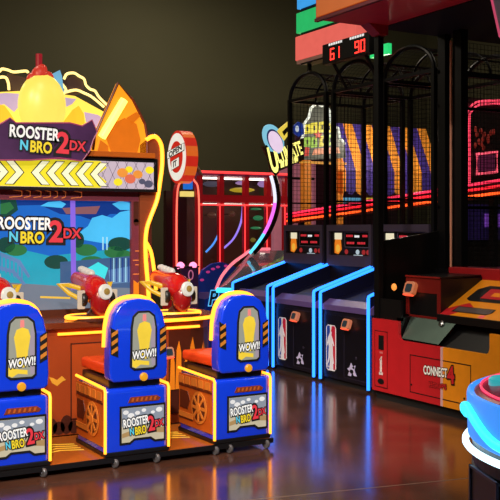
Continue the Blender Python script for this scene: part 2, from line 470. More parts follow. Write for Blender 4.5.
for X in (1.80, 2.68, 3.44):
    MB().tube([(X + .20 * math.cos(t * PI / 18), 7.38 + .165 * math.sin(t * PI / 18), .985) for t in range(36)], .017, closed=True).build('light_ring', yellow_led, cab, smooth=True)
    MB().lathe([(.20, 0), (.20, .02), (.17, .03), (0, .03)], (X, 7.38, .962), seg=30).build('gun_base', dkbrown, cab)
# front door and art
pl = Plane((0, 7.26, 0), (1, 0, 0), (0, 0, 1))
mb = MB(); pl.rect(mb, 2.47, 2.86, .20, .79, 0, .006, 0); pl.outline(mb, [(2.47, .20), (2.86, .20), (2.86, .79), (2.47, .79)], .010, .006, .002, 1)
dr = mb.build('access_door', [M('door_amber_brown', (166, 70, 26), .35), dkbrown], cab)
mb = MB(); pl.rect(mb, 2.60, 2.65, .61, .65, .006, .006, 0); pl.ellipse(mb, 2.625, .63, .009, .009, .012, .002, 1)
mb.build('lock_plate', [amber, ink], dr)
mb = MB()
pl.poly(mb, [(lambda p: (p.x, p.z))(onY(px, py, 7.26)) for px, py in ((49, 377), (52, 383), (57, 386), (63, 381), (66, 380), (62, 376), (57, 380), (53, 378))], 0, .002, 0)
mb.build('crescent_decal', M('decal_mustard', (222, 160, 50), .4), cab); mb = MB()
x = 2.0
while x < 3.25:
    if not 2.9 < x < 3.0:
        h = .10 + .10 * random.random()
        pl.ellipse(mb, x, .085 + h * .5, .05, h * .5, 0, .003, 1, 12)
    x += .062
mb.build('silhouette_decal', [amber, dkbrown], cab)
mb = MB(); x = 3.08
for k, (w, h) in enumerate(((.06, .14), (.09, .30), (.07, .20), (.09, .36), (.06, .16), (.09, .40), (.09, .30))):
    pl.poly(mb, [(x, .42), (x + w, .42), (x + w * .95, .42 + h * .7), (x + w * .6, .42 + h), (x + w * .35, .42 + h * .8)] if x + w < 3.31 else [(x, .42), (x + w * .3, .42), (x + w * .3, .42 + h), (x, .42 + h * .6)], 0, .004)
    x += w * .9
    if x > 3.27: break
def plan_y(x):
    for (xa, ya), (xb, yb) in zip(plan[:-2], plan[1:-1]):
        if xa <= x <= xb: return ya + (yb - ya) * (x - xa) / (xb - xa)
    return 7.4
dk_ = MB()
xs = [3.31, 3.52, 3.68, 3.765]
for xa_, xb_ in zip(xs[:-1], xs[1:]):
    dk_.prism([(xa_, plan_y(xa_) - .004, .16), (xb_, plan_y(xb_) - .004, .16), (xb_, plan_y(xb_) - .004, .85), (xa_, plan_y(xa_) - .004, .85)], (0, -.003, 0))
dk_.build('corner_panel', dkbrown, cab)
for t0, wd, h in ((3.315, .05, .30), (3.37, .06, .40), (3.45, .045, .26), (3.505, .07, .42), (3.585, .05, .24), (3.645, .06, .38), (3.71, .04, .30)):
    y1, y2 = plan_y(t0) - .012, plan_y(t0 + wd) - .012
    def yy(x): return y1 + (y2 - y1) * (x - t0) / wd
    pts = [(t0, .36), (t0 + wd, .36), (t0 + wd * .95, .36 + h * .75), (t0 + wd * .6, .36 + h), (t0 + wd * .2, .36 + h * .8)]
    mb.prism([(x, yy(x), z) for x, z in pts], (0, -.004, 0))
mb.build('flame_decal', amber, cab)
# screen tower
MB().box(CX0, CX1, 7.80, 8.45, .0, 2.30).build('tower', brown, cab, .01)
mb = MB(); pl = Plane((0, 7.80, 0), (1, 0, 0), (0, 0, 1))
pl.rect(mb, CX0, CX1, 1.93, 2.04, 0, .05, 0); pl.rect(mb, 3.18, CX1, .965, 1.93, 0, .05, 1); pl.rect(mb, CX0, 1.30, .965, 1.93, 0, .05, 1); pl.rect(mb, 1.30, 3.18, .965, 1.02, 0, .05, 2)
for (x, w, h) in ((3.20, .05, .18), (3.26, .07, .30), (3.32, .05, .42)):
    pl.rect(mb, x, x + w, 1.93 - h, 1.93, .05, .002, 2)
    pl.ellipse(mb, x + w / 2, 1.93 - h, w / 2, .03, .05, .002, 2)
for k, (x, w) in enumerate(((2.12, .10), (2.24, .05), (2.32, .06), (2.40, .06), (2.49, .03), (2.56, .03), (2.64, .09))):
    pl.outline(mb, [(x, 1.95), (x + w, 1.96), (x + w, 2.0), (x + w * .3, 2.01)], .007, .05, .002, 3, False)
for k, z in enumerate((1.30, 1.42)):
    pl.outline(mb, [(3.20, z), (3.26, z), (3.26, z + .08), (3.22, z + .08)], .008, .05, .002, 3, False)
    pl.outline(mb, [(3.29, z - .02), (3.29, z + .10), (3.34, z + .10), (3.34, z + .02), (3.31, z + .02)], .008, .05, .002, 3, False)
pl.poly(mb, [(3.20, .98), (3.35, .98), (3.35, 1.22), (3.29, 1.30), (3.24, 1.22), (3.20, 1.25)], .05, .002, 4)
bz = mb.build('screen_surround', [plum, plum, dkbrown, M('scribble_orange', (214, 120, 60), .4, emit=.2), amber], cab)
# picture on the screen
S = lambda px, py: (lambda p: (p.x, p.z))(onY(px, py, 7.79))
scr = Plane((0, 7.79, 0), (1, 0, 0), (0, 0, 1))
def EM(n, c, e=0.9): return M('screen_' + n, c, 0.25, emit=e, noise=0.18, scale=4)
SM = [EM('sky', (28, 96, 186)), EM('navy', (18, 52, 128)), EM('cyan_cloud', (70, 178, 232)), EM('leaf', (44, 108, 62)), EM('dark_leaf', (24, 66, 58)),
      EM('teal', (34, 150, 176)), EM('road', (104, 116, 132)), EM('rail', (86, 124, 170)), EM('violet_beam', (128, 96, 214)), EM('rust', (128, 84, 92)),
      EM('pale', (150, 206, 226)), EM('steel', (58, 88, 128)), EM('gold', (220, 180, 70)), EM('aqua', (60, 210, 220))]
mb = MB()
X0 = 1.30
def sp(pts, mi, lay): scr.poly(mb, [S(*p) for p in pts], .001 * lay, .001, mi)
scr.rect(mb, X0, 3.18, 1.02, 1.93, 0, .001, 0)
sp([(0, 199), (131, 202), (131, 214), (110, 214), (98, 222), (80, 216), (60, 214), (40, 205), (0, 206)], 1, 1)
sp([(40, 206), (48, 202), (60, 201), (66, 204), (62, 208)], 2, 2)
sp([(84, 240), (80, 232), (88, 226), (92, 218), (102, 215), (112, 218), (120, 212), (131, 210), (131, 240), (118, 238), (108, 244)], 2, 2)
sp([(112, 204), (120, 201), (131, 203), (131, 210), (120, 210)], 2, 3)
sp([(0, 199), (16, 200), (18, 210), (10, 216), (0, 218)], 4, 2); sp([(0, 204), (10, 202), (14, 208), (6, 214), (0, 214)], 3, 3)
sp([(62, 208), (100, 206), (96, 214), (66, 214)], 9, 3)
sp([(0, 244), (24, 250), (50, 256), (84, 252), (131, 248), (131, 312), (0, 312)], 5, 2)
for (cx_, cy_, rx_, ry_, mi) in ((16, 250, 11, 6, 3), (56, 262, 12, 7, 4), (86, 250, 11, 6, 3), (92, 262, 12, 6, 3), (120, 244, 12, 7, 4), (114, 252, 10, 6, 3), (124, 256, 8, 6, 3), (6, 245, 9, 8, 4), (78, 240, 6, 8, 4)):
    scr.poly(mb, [S(cx_ + rx_ * math.cos(k * PI / 9), cy_ + ry_ * math.sin(k * PI / 9)) for k in range(18)], .003, .001, mi)
sp([(60, 262), (131, 256), (131, 312), (60, 312)], 11, 4)
sp([(84, 270), (98, 262), (108, 268), (104, 280), (88, 280)], 13, 5)
sp([(0, 282), (60, 286), (131, 288), (131, 312), (0, 312)], 6, 5)
sp([(40, 296), (70, 297), (70, 299), (40, 298)], 12, 6); sp([(108, 270), (131, 266), (131, 282), (110, 284)], 7, 5)
for k in range(7):
    sp([(110 + 3 * k, 258), (111 + 3 * k, 258), (111 + 3 * k, 282), (110 + 3 * k, 282)], 10 if k % 2 else 1, 6)
sp([(0, 252), (20, 260), (30, 276), (28, 278), (17, 263), (0, 256)], 7, 6); sp([(0, 266), (14, 270), (26, 284), (23, 285), (12, 273), (0, 270)], 7, 6)
for k in range(6):
    sp([(1 + 4 * k, 254 + 2 * k), (2.4 + 4 * k, 255 + 2 * k), (2.4 + 4 * k, 272 + 2 * k), (1 + 4 * k, 270 + 2 * k)], 7, 5)
sp([(70, 200), (75, 200), (76, 290), (71, 290)], 8, 6)
for x_ in (102, 106): sp([(x_, 237), (x_ + 1.4, 237), (x_ + 1.4, 250), (x_, 250)], 10, 6)
ca, cb = S(39, 231); w = S(82, 231)[0] - S(-4, 231)[0]
logo(mb, scr, ca, cb, w * .98, .25, .0085, -0.02, len(SM))
mb.build('screen', SM + LOGO_MATS, bz)
# marquee strip
MB().box(CX0 - .02, CX1 + .02, 7.66, 8.45, 2.01, 2.30).build('marquee_box', black, cab, .006)
mq = Plane((0, 7.66, 0), (1, 0, 0), (0, 0, 1)); S2 = lambda px, py: (lambda p: (p.x, p.z))(onY(px, py, 7.655))
cxm = 2.24
mb = MB(); mq.rect(mb, CX0, CX1 - .02, 2.035, 2.265, 0, .003, 0)
for sgn in (-1, 1):
    def c(a, b): return (cxm + sgn * a, 2.15 + b)
    mq.poly(mb, [c(0, -.113), c(.62, -.113), c(.68, -.06), c(.60, 0), c(.68, .06), c(.62, .113), c(0, .113)], .0035, .001, 1)
    for k in range(5):
        x0 = .035 + k * .125
        for (g, mi, lay) in ((.009, 2, .005), (0, 3, .0065)):
            mq.poly(mb, [c(x0 - g, 0), c(x0 + .085 - g, .095 + g * .6), c(x0 + .145 + g, .095 + g * .6), c(x0 + .058 + g, 0), c(x0 + .145 + g, -.095 - g * .6), c(x0 + .085 - g, -.095 - g * .6)], lay, .0012, mi)
for k in range(26):
    x = CX0 + .03 + k * .085
    mq.poly(mb, [(x, 2.036), (x + .004, 2.036), (x + .114, 2.264), (x + .110, 2.264)], .0032, .0005, 4)
    mq.poly(mb, [(x + .11, 2.036), (x + .114, 2.036), (x + .004, 2.264), (x, 2.264)], .0032, .0005, 4)
for (x, z, a, mi) in ((3.06, 2.17, .05, 5), (3.12, 2.20, .035, 1), (3.13, 2.12, .05, 6), (3.20, 2.16, .045, 5), (3.24, 2.10, .03, 7), (3.02, 2.09, .04, 1), (3.30, 2.08, .04, 7), (3.31, 2.2, .04, 1)):
    mq.ellipse(mb, x, z, a, a * .8, .006, .001, mi, 14)
mb.build('marquee_panel', [M('marquee_lilac', (196, 180, 196), .4, emit=.75), M('marquee_yellow', (240, 222, 40), .4, emit=.8), ink, M('marquee_cream', (250, 244, 200), .4, emit=.85),
                           M('marquee_line', (120, 100, 120), .4, emit=.3), M('marquee_orange', (236, 150, 60), .4, emit=.7), M('marquee_coral', (226, 110, 80), .4, emit=.7), M('marquee_slate', (90, 92, 120), .4, emit=.5)], cab)
# topper
def PY(pts, Y): return [onY(px, py, Y) for px, py in pts]
tp_y = M('topper_yellow', (252, 212, 84), .4, emit=1.25, scale=3)
tp_l = M('topper_lilac', (206, 180, 216), .4, emit=.7)
tp_o = M('topper_orange', (246, 150, 28), .4, emit=1.1, scale=5)
MB().box(CX0, CX1 - .02, 7.62, 8.40, 2.30, 2.345).build('topper_shelf', M('shelf_amber', (170, 84, 20), .35), cab, .006)
tpl = MB().prism(PY([(-78, 158), (-78, 112), (-50, 99), (-20, 93), (20, 91), (45, 92), (75, 96), (95, 107), (106, 113), (114, 122), (112, 158)], 7.86), (0, .06, 0)).build('topper_panel', tp_y, cab)
mb = MB()
for pts in ([(-40, 100), (-18, 95), (6, 93), (22, 94), (20, 105), (14, 112), (4, 104), (-8, 108), (-20, 122), (-40, 126)],
            [(56, 96), (68, 98), (76, 99), (72, 104), (64, 108), (58, 106)],
            [(84, 112), (98, 115), (108, 122), (104, 132), (94, 126), (86, 122)]):
    MB().prism(PY(pts, 7.855), (0, -.006, 0)).build('topper_shape', tp_l, tpl)
MB().prism(PY([(-78, 158), (-78, 120), (-60, 118), (-10, 112), (-4, 104), (4, 106), (10, 114), (16, 124), (20, 126), (60, 126), (66, 118), (72, 110), (78, 106), (83, 114), (84, 124), (100, 132), (108, 158)], 7.83), (0, -.02, 0)).build('topper_wing_shape', M('topper_deep_yellow', (250, 190, 44), .4, emit=1.0, scale=3), tpl)
cl = MB().prism(PY([(8, 73), (6, 82), (9, 90), (20, 92), (30, 91), (60, 93), (70, 96), (84, 93), (83, 82), (78, 77), (70, 76), (62, 82), (60, 76), (30, 74), (26, 78), (20, 76)], 7.92), (0, .03, 0)).build('cloud_panel', M('cloud_dark', (70, 54, 60), .5), cab)
for pts in ([(-60, 96), (-40, 80), (-15, 74), (-2, 72), (2, 69), (8, 70), (14, 72), (26, 71), (28, 73)],
            [(-30, 88), (-10, 80), (4, 77), (8, 82), (9, 90)],
            [(64, 79), (67, 74), (74, 73), (79, 76), (84, 79), (86, 85), (90, 89), (95, 91), (99, 97), (107, 105)],
            [(66, 92), (76, 90), (84, 93), (92, 97), (104, 107)], [(62, 84), (66, 90), (62, 95)]):
    MB().tube(spline(PY(pts, 7.90), 5), .0115).build('neon_outline', LED('pale_yellow_tube', (1.0, .72, .22), 1.9), cab, smooth=True)
# plain glowing dome in the middle of the topper
dome = MB().ell(onY(42, 106, 7.74), (.20, .14, .27), 28, 18).build('dome_lamp', M('dome_yellow', (252, 222, 96), .35, emit=.95, scale=5), cab, smooth=True)
mb = MB()
for (x, y, r_) in ((33, 80, .055), (40, 76, .075), (47, 79, .06), (42, 70, .045)):
    mb.ell(onY(x, y, 7.74), (r_, r_ * .8, r_ * 1.1), 14, 10)
mb.build('dome_cap', M('cap_red', (226, 60, 44), .4, emit=.6), dome, smooth=True)
MB().tube(PY([(39, 72), (39, 54)], 7.78), .028, 10).build('cap_post', M('post_crimson', (190, 30, 50), .4, emit=.45), dome)
MB().prism(PY([(52, 74), (60, 70), (62, 76), (64, 92), (56, 92)], 7.84), (0, .03, 0)).build('blue_panel', M('panel_sky_blue', (120, 190, 232), .4, emit=.7), cab)
# orange side sign with a bright bar
so = MB().prism(PY([(93, 150), (95, 135), (118, 83), (133, 100), (145, 124), (147, 136), (147, 159), (92, 159)], 7.72), (0, .05, 0)).build('side_sign', tp_o, cab)
mb = MB()
op = PY([(93, 150), (95, 135), (118, 83), (133, 100), (145, 124), (147, 136), (147, 159)], 7.715)
mb.tube(op, .012)
mb.build('sign_edge', M('sign_edge_brown', (110, 40, 16), .4), so)
MB().tube(PY([(102, 137), (124, 100)], 7.69), .036, 12).build('bright_bar', LED('bright_bar_light', (1.0, .62, .10), 3.0), so, smooth=True)
mb = MB()
for pts, mi in (([(110, 150), (106, 138), (112, 124), (124, 118), (136, 124), (140, 140), (136, 156), (114, 156)], 0), ([(126, 118), (136, 112), (140, 116), (132, 124)], 0), ([(96, 156), (100, 140), (108, 146), (108, 156)], 0)):
    mb.prism(PY(pts, 7.72), (0, -.012, 0), mi)
mb.build('sign_relief', M('relief_amber', (222, 112, 14), .4, emit=.75), so)
# logo plate
lp = [(-12, 158), (-18, 140), (-8, 128), (4, 122), (10, 118), (16, 123), (70, 123), (82, 126), (92, 120), (97, 132), (93, 140), (90, 150), (82, 161), (60, 158), (30, 160), (0, 160)]
pt = MB().prism(PY(lp, 7.58), (0, .05, 0)).build('logo_plate', M('logo_plate_plum', (84, 46, 92), .35, emit=.4, noise=.5, scale=5), cab)
MB().tube(PY(lp, 7.585), .007, closed=True).build('plate_edge', M('plate_edge_pink', (190, 70, 110), .4, emit=.4), pt)
p0, p1 = onY(7, 140, 7.575), onY(84, 140, 7.575)
mb = MB(); logo(mb, Plane((0, 7.575, 0), (1, 0, 0), (0, 0, 1)), (p0.x + p1.x) / 2 + .01, (p0.z + p1.z) / 2 - .01, p1.x - p0.x, .24, .006, -.05)
mb.build('lettering', LOGO_MATS, pt)
# right wing panel with the wavy light
wv = [(146, 140), (151, 137), (156, 137), (160, 142), (162, 150), (162, 166), (160, 182), (157, 200), (151, 216), (147, 228), (145.5, 242), (146, 262), (148, 285), (149, 305)]
wp = MB().prism(PY(wv + [(140, 305), (140, 145)], 7.72), (0, .04, 0)).build('wing_panel', M('wing_brown', (120, 56, 26), .4), cab)
MB().tube(spline(PY(wv, 7.71), 5), .019).build('wavy_light', yellow_led, wp, smooth=True)
MB().tube(spline(PY([(146, 242), (151, 252), (154, 270), (156, 290)], 7.70), 5), .017).build('wavy_light', yellow_led, wp, smooth=True)
MB().box(CX1 + .0, CX1 + .10, 7.9, 8.30, 2.30, 2.56).build('rear_box', M('rear_box_grey', (70, 56, 56), .5), cab)

# three guns on the console
gred = M('gun_red_gloss', (176, 22, 20), .22, coat=.5)
def make_gun():
    g = thing('light_gun', 'x', 'gun')
    MB().lathe([(.06, 0), (.06, .02), (.03, .05), (.028, .12), (0, .12)], (0, 0, 0)).build('swivel_stem', dkbrown, g, smooth=True)
    body = MB()
    prof = [(-.13, .045), (-.12, .075), (-.06, .098), (.02, .10), (.10, .085), (.19, .07), (.28, .062), (.33, .05)]
    rot = Matrix.Rotation(math.radians(12), 3, 'X')
    seg = 22; vs = []; fs = []
    for (y, r_) in prof:
        for k in range(seg):
            a = 2 * PI * k / seg
            vs.append(Vector((0, 0, .20)) + rot @ Vector((r_ * .95 * math.cos(a), y, r_ * 1.12 * math.sin(a))))
    for i in range(len(prof) - 1):
        for k in range(seg):
            l = (k + 1) % seg; fs.append((i * seg + k, i * seg + l, (i + 1) * seg + l, (i + 1) * seg + k))
    fs.append(tuple(range(seg - 1, -1, -1))); fs.append(tuple((len(prof) - 1) * seg + k for k in range(seg)))
    b = body.add(vs, fs).build('body', gred, g, smooth=True)
    MB().lathe([(.058, 0), (.058, .012), (.048, .022), (0, .026)], Vector((.01, -.158, .190)), (.1, -1, .12), 24).build('rear_dial', M('dial_white', (240, 240, 230), .3, emit=.5), b, smooth=True)
    MB().lathe([(.025, 0), (.025, .006), (0, .01)], Vector((.012, -.184, .193)), (.1, -1, .12), 16).build('dial_hub', M('dial_olive', (140, 120, 60), .4), b, smooth=True)
    MB().ell((0, -.10, .115), (.078, .07, .115), 20, 14).build('grip', M('grip_dark_red', (140, 16, 22), .25, coat=.4), g, smooth=True)
    for sx in (-1, 1):
        MB().lathe([(.0, -.018), (.05, -.018), (.056, -.008), (.056, .008), (.05, .018), (0, .018)], (sx * .115, -.04, .13), (1, 0, 0), 22).build('side_wheel', M('wheel_black', (18, 16, 16), .4), g, smooth=True)
        MB().box(sx * .135 - .03, sx * .135 + .03, -.065, -.045, .06, .20).build('side_plate', M('plate_white', (244, 226, 200), .35, emit=.35), g, .008)
        MB().tube([(sx * .06, .06, .20), (sx * .15, .12, .23), (sx * .22, .16, .24), (sx * .16, .10, .17), (sx * .10, .04, .13)], .018, 10).build('handle', M('handle_yellow', (250, 196, 50), .3, emit=.5), g, smooth=True)
    mb = MB()
    for k in range(4): mb.ell(rot @ Vector((.02, .12 + k * .055, .09)) + Vector((0, 0, .20)), (.03, .04, .035 - .004 * k), 12, 8)
    mb.build('crest', M('crest_white', (246, 236, 226), .4, emit=.35), b, smooth=True)
    return g
gun0 = make_gun(); index_children()
guns = [gun0, copy_tree(gun0), copy_tree(gun0)]
for g, X, lb in zip(guns, (1.93, 2.70, 3.42), ('red toy-like gun on the console at the left edge of the photo', 'red toy-like gun on the console left of the middle seat', 'red toy-like gun on the console beside the rounded right end')):
    g.location = (X, 7.36, .993); g['label'] = lb; g['group'] = 'guns on the shooting game console'
    g.rotation_euler.z = math.radians(6); g.scale = (1.06, 1.06, 1.06)

# ------------------------------------------------------------------ basketball machines with blue lights
NX = 5.91
hp_body = M('hoop_cabinet_black', (20, 16, 26), .35)
hp_panel = M('hoop_panel_violet_grey', (74, 62, 76), .4)
hp_ramp = M('ramp_navy', (14, 14, 40), .35)
hp_shelf = M('shelf_violet', (96, 76, 132), .3)
netm = M('net_cord', (20, 18, 16), .8)
red_led = LED('red_text_light', (1.0, .04, .06), .55)
def grid(mb, pl, a0, a1, b0, b1, sp, w=.004):
    n = max(1, int(round((a1 - a0) / sp)))
    for k in range(n + 1):
        a = a0 + (a1 - a0) * k / n; pl.rect(mb, a - w / 2, a + w / 2, b0, b1, -w / 2, w)
    n = max(1, int(round((b1 - b0) / sp)))
    for k in range(n + 1):
        b = b0 + (b1 - b0) * k / n; pl.rect(mb, a0, a1, b - w / 2, b + w / 2, -w / 2, w)
def make_hoops():
    r = thing('basketball_machine', 'x', 'basketball game')
    D, W = .80, .49
    MB().box(.015, D, -W + .02, W - .02, .06, .80).build('front_cabinet', hp_body, r, .004)
    MB().box(.05, 2.0, -W + .04, W - .04, 0, .06).build('kick_base', matte, r)
    MB().box(D, 2.02, -W + .01, W - .01, .06, 1.24).build('rear_cabinet', hp_body, r, .004)
    MB().prism([(.0, W - .03, .80), (.0, W - .03, .86), (.10, W - .03, .92), (.10, W - .03, .80)], (0, -2 * W + .06, 0)).build('front_shelf', hp_shelf, r, .004)
    MB().prism([(.08, W - .03, .80), (.08, W - .03, .88), (D, W - .03, 1.08), (D, W - .03, .80)], (0, -2 * W + .06, 0)).build('ramp', hp_ramp, r)
    for s in (-1, 1):
        y = s * (W - .045)
        sw = MB().prism([(0, y, .04), (0, y, .985), (D, y, 1.24), (D, y, .04)], (0, -s * .022, 0)).build('side_wall', M('side_wall_indigo', (18, 18, 46), .35), r)
        MB().tube([(-.012, y, .03), (-.012, y, .97), (-.006, y, .992), (.02, y, 1.005), (D, y, 1.255)], .017).build('light_strip', blue_led, sw, smooth=True)
    # front: door lines, sports emblem, small mark, reader
    pl = Plane((.015, 0, 0), (0, -1, 0), (0, 0, 1))
    mb = MB(); pl.rect(mb, -.44, .44, .10, .75, 0, .004, 0); pl.outline(mb, [(-.02, .10), (.43, .10), (.43, .75), (-.02, .75)], .006, .004, .001, 1)
    pl.ellipse(mb, .20, .33, .015, .015, .004, .004, 1)
    fd = mb.build('front_door', [M('door_black', (16, 13, 20), .3), M('door_seam', (50, 42, 60), .4)], r)
    mb = MB()
    def rr(x0, x1, z0, z1, q): return [(x0 + q, z0), (x1 - q, z0), (x1, z0 + q), (x1, z1 - q), (x1 - q, z1), (x0 + q, z1), (x0, z1 - q), (x0, z0 + q)]
    pl.poly(mb, rr(-.36, -.17, .14, .64, .03), .004, .002, 0)
    pl.poly(mb, [(-.345, .165), (-.33, .155), (-.30, .155), (-.27, .40), (-.29, .63), (-.33, .63), (-.345, .61)], .006, .001, 1)
    pl.poly(mb, [(-.19, .155), (-.185, .17), (-.185, .61), (-.20, .63), (-.25, .63), (-.27, .55), (-.23, .40), (-.22, .155)], .006, .001, 2)
    pl.poly(mb, [(-.285, .555), (-.265, .575), (-.25, .56), (-.255, .53), (-.235, .50), (-.20, .42), (-.215, .41), (-.25, .46), (-.24, .38), (-.205, .22), (-.225, .22), (-.27, .33), (-.30, .24), (-.335, .19), (-.34, .21), (-.315, .28), (-.305, .40), (-.32, .44), (-.335, .40), (-.345, .42), (-.32, .50)], .0075, .001, 0)
    text(mb, pl, 'NBA', -.315, .185, .045, .03, .009, 0, .02)
    mb.build('sports_emblem', [M('emblem_white', (226, 222, 226), .4, emit=.12), M('emblem_blue', (30, 60, 150), .4, emit=.08), M('emblem_red', (196, 30, 52), .4, emit=.08)], fd)
    mb = MB(); pl.poly(mb, [(.05, .13), (.11, .13), (.13, .19), (.16, .14), (.21, .14), (.17, .20), (.19, .25), (.14, .24), (.11, .27), (.08, .22), (.04, .20), (.08, .18)], .004, .002)
    pl.ellipse(mb, .12, .18, .035, .022, .006, .001, 1, 12); pl.ellipse(mb, .155, .225, .02, .014, .006, .001, 1, 10)
    mb.build('maker_mark', [M('mark_pale_violet', (190, 180, 214), .4, emit=.15), ink], fd)
    card_reader(r, (.01, -.08, .665), (-1, 0, 0), (0, -1, 0), .125)
    # display panel facing the player
    P2 = Plane((D, 0, 0), (0, -1, 0), (0, 0, 1))
    mb = MB(); P2.rect(mb, -W + .03, W - .03, 1.24, 1.37, 0, .03, 0); P2.rect(mb, -W + .03, W - .03, 1.66, 1.74, 0, .03, 0); P2.rect(mb, -W + .03, W - .03, 1.37, 1.66, -.02, .02, 1)
    P2.rect(mb, -W + .03, -W + .08, 1.37, 1.66, 0, .03, 0); P2.rect(mb, W - .08, W - .03, 1.37, 1.66, 0, .03, 0)
    dp = mb.build('display_panel', [hp_panel, ink], r)
    mb = MB(); P2.rect(mb, -.32, -.17, 1.56, 1.64, .002, .002, 0); P2.poly(mb, [(-.31, 1.56), (-.19, 1.56), (-.17, 1.44), (-.24, 1.38), (-.35, 1.40), (-.33, 1.46)], .002, .002, 1)
    P2.ellipse(mb, -.25, 1.45, .045, .05, .004, .001, 2)
    mb.build('trophy_picture', [M('trophy_cream', (250, 236, 200), .4, emit=.8), M('trophy_orange', (240, 130, 30), .4, emit=.8), M('trophy_gold', (250, 180, 60), .4, emit=.8)], dp)
    mb = MB(); P2.rect(mb, -.10, .40, 1.47, 1.65, .0, .004, 0); P2.outline(mb, [(-.10, 1.47), (.40, 1.47), (.40, 1.65), (-.10, 1.65)], .008, .004, .002, 1)
    for (x, w_, z, mi) in ((-.0, .14, 1.605, 2), (.15, .10, 1.60, 3), (.31, .10, 1.605, 2), (.02, .16, 1.52, 2), (.24, .16, 1.52, 2)):
        for k in range(5): P2.rect(mb, x - w_ / 2 + k * w_ / 5, x - w_ / 2 + (k + .72) * w_ / 5, z - .013, z + .013, .004, .002, mi)
    mb.build('score_screen', [M('score_black', (12, 8, 10), .2), M('score_frame', (110, 96, 110), .4), red_led, M('score_white', (240, 240, 240), .4, emit=.9)], dp)
    bm_ = [M('button_red', (190, 50, 50), .4, emit=.5), M('button_pale', (200, 220, 230), .4, emit=.6)]
    for (x, mi) in ((-.07, 0), (.16, 1), (.28, 0), (.37, 0)):
        mb = MB(); P2.ellipse(mb, x, 1.413, .035, .03, .002, .004, 0, 14); mb.build('button', bm_[mi], dp)
    mb = MB(); P2.rect(mb, .08, .26, 1.372, 1.380, .002, .004, 0); mb.build('pale_bar', bm_[1], dp)
    # cage, set a little to the right of the cabinet
    c0, cw = -.085, .43
    def cy(t): return c0 + cw * math.cos(t)
    for x in (D, 2.0):
        for s in (-1, 1):
            MB().box(x - .025, x + .025, c0 + s * cw - .025, c0 + s * cw + .025, 1.24, 3.40).build('cage_post', blackm, r)
    for x in (D, 2.0): MB().box(x - .02, x + .02, c0 - cw, c0 + cw, 3.36, 3.40).build('cage_rail', blackm, r)
    for s in (-1, 1):
        MB().box(D, 2.0, c0 + s * cw - .02, c0 + s * cw + .02, 3.36, 3.40).build('cage_rail', blackm, r)
        MB().box(D, 2.0, c0 + s * cw - .012, c0 + s * cw + .012, 2.02, 2.04).build('cage_rail', blackm, r)
    for x in (D, 1.2, 1.6, 2.0):
        MB().tube([(x, cy(t * PI / 16), 3.39 + .30 * math.sin(t * PI / 16)) for t in range(17)], .026 if x in (D, 2.0) else .014, 8).build('roof_arch', blackm, r, smooth=True)
    for t in (3, 8, 13): MB().tube([(D, cy(t * PI / 16), 3.39 + .30 * math.sin(t * PI / 16)), (2.0, cy(t * PI / 16), 3.39 + .30 * math.sin(t * PI / 16))], .010, 6).build('roof_purlin', blackm, r)
    mb = MB()
    grid(mb, Plane((0, c0 + cw, 0), (1, 0, 0), (0, 0, 1)), D, 2.0, 1.75, 3.37, .055, .0042)
    grid(mb, Plane((2.0, 0, 0), (0, 1, 0), (0, 0, 1)), c0 - cw, c0 + cw, 1.25, 3.37, .055, .0042)
    for k in range(24):
        x = D + (2.0 - D) * k / 23
        mb.tube([(x, cy(t * PI / 10), 3.39 + .30 * math.sin(t * PI / 10)) for t in range(11)], .002, 4)
    for t in range(1, 20): mb.tube([(D, cy(t * PI / 20), 3.39 + .30 * math.sin(t * PI / 20)), (2.0, cy(t * PI / 20), 3.39 + .30 * math.sin(t * PI / 20))], .002, 4)
    mb.build('netting', netm, r)
    return r
h0 = make_hoops(); index_children()
hoops = [h0, copy_tree(h0), copy_tree(h0)]
for o, Y, lb in zip(hoops, (10.50, 9.475, 8.45), (
        'blue-lit basketball machine farthest left, its front mostly behind the right-hand seat',
        'middle of the three blue-lit basketball machines, first one showing its sports emblem',
        'blue-lit basketball machine standing against the red and yellow machine')):
    o.location = (NX, Y, 0); o['label'] = lb; o['group'] = 'blue-lit basketball machines in a row'

# scoreboard above the middle machine
sb = thing('scoreboard', 'black scoreboard with red numbers 61 and 90 above the basketball cages', 'scoreboard', (6.35, 9.42, 3.66))
MB().box(6.42, 6.53, 8.70, 9.64, 3.66, 3.90).build('housing', black, sb, .008)
pl = Plane((6.42, 9.17, 3.78), (0, -1, 0), (0, 0, 1))
SEGS = {'0': 'abcdef', '1': 'bc', '2': 'abged', '3': 'abgcd', '4': 'fgbc', '5': 'afgcd', '6': 'afgedc', '7': 'abc', '8': 'abcdefg', '9': 'abgfcd'}
def digit(mb, pl, ch, x, z, w, h, d, mi=0):
    t = w * .2; g = t * .15
    R = {'a': (x, x + w, z + h - t, z + h), 'd': (x, x + w, z, z + t), 'g': (x, x + w, z + h / 2 - t / 2, z + h / 2 + t / 2),
         'f': (x, x + t, z + h / 2 + g, z + h - g), 'b': (x + w - t, x + w, z + h / 2 + g, z + h - g), 'e': (x, x + t, z + g, z + h / 2 - g), 'c': (x + w - t, x + w, z + g, z + h / 2 - g)}
    for s in SEGS[ch]: pl.rect(mb, *R[s], d, .002, mi)
for ch, x in (('6', -.30), ('1', -.19), ('9', .20), ('0', .31)):
    mb = MB(); digit(mb, pl, ch, x, -.09, .085, .14, .001); mb.build('digit', LED('number_red_light', (1.0, .03, .02), 3.0), sb)
for x in (-.33, .10):
    mb = MB()
    for k in range(6): pl.rect(mb, x + k * .048, x + k * .048 + .036, .085, .112, .001, .002)
    mb.build('caption', M('caption_white', (240, 240, 236), .4, emit=.9), sb)
for y in (9.50, 8.85): MB().prism([(6.48, y, 3.67), (6.52, y, 3.67), (6.685, y, 3.40), (6.685, y, 3.37)], (0, .03, 0)).build('bracket', blackm, sb)

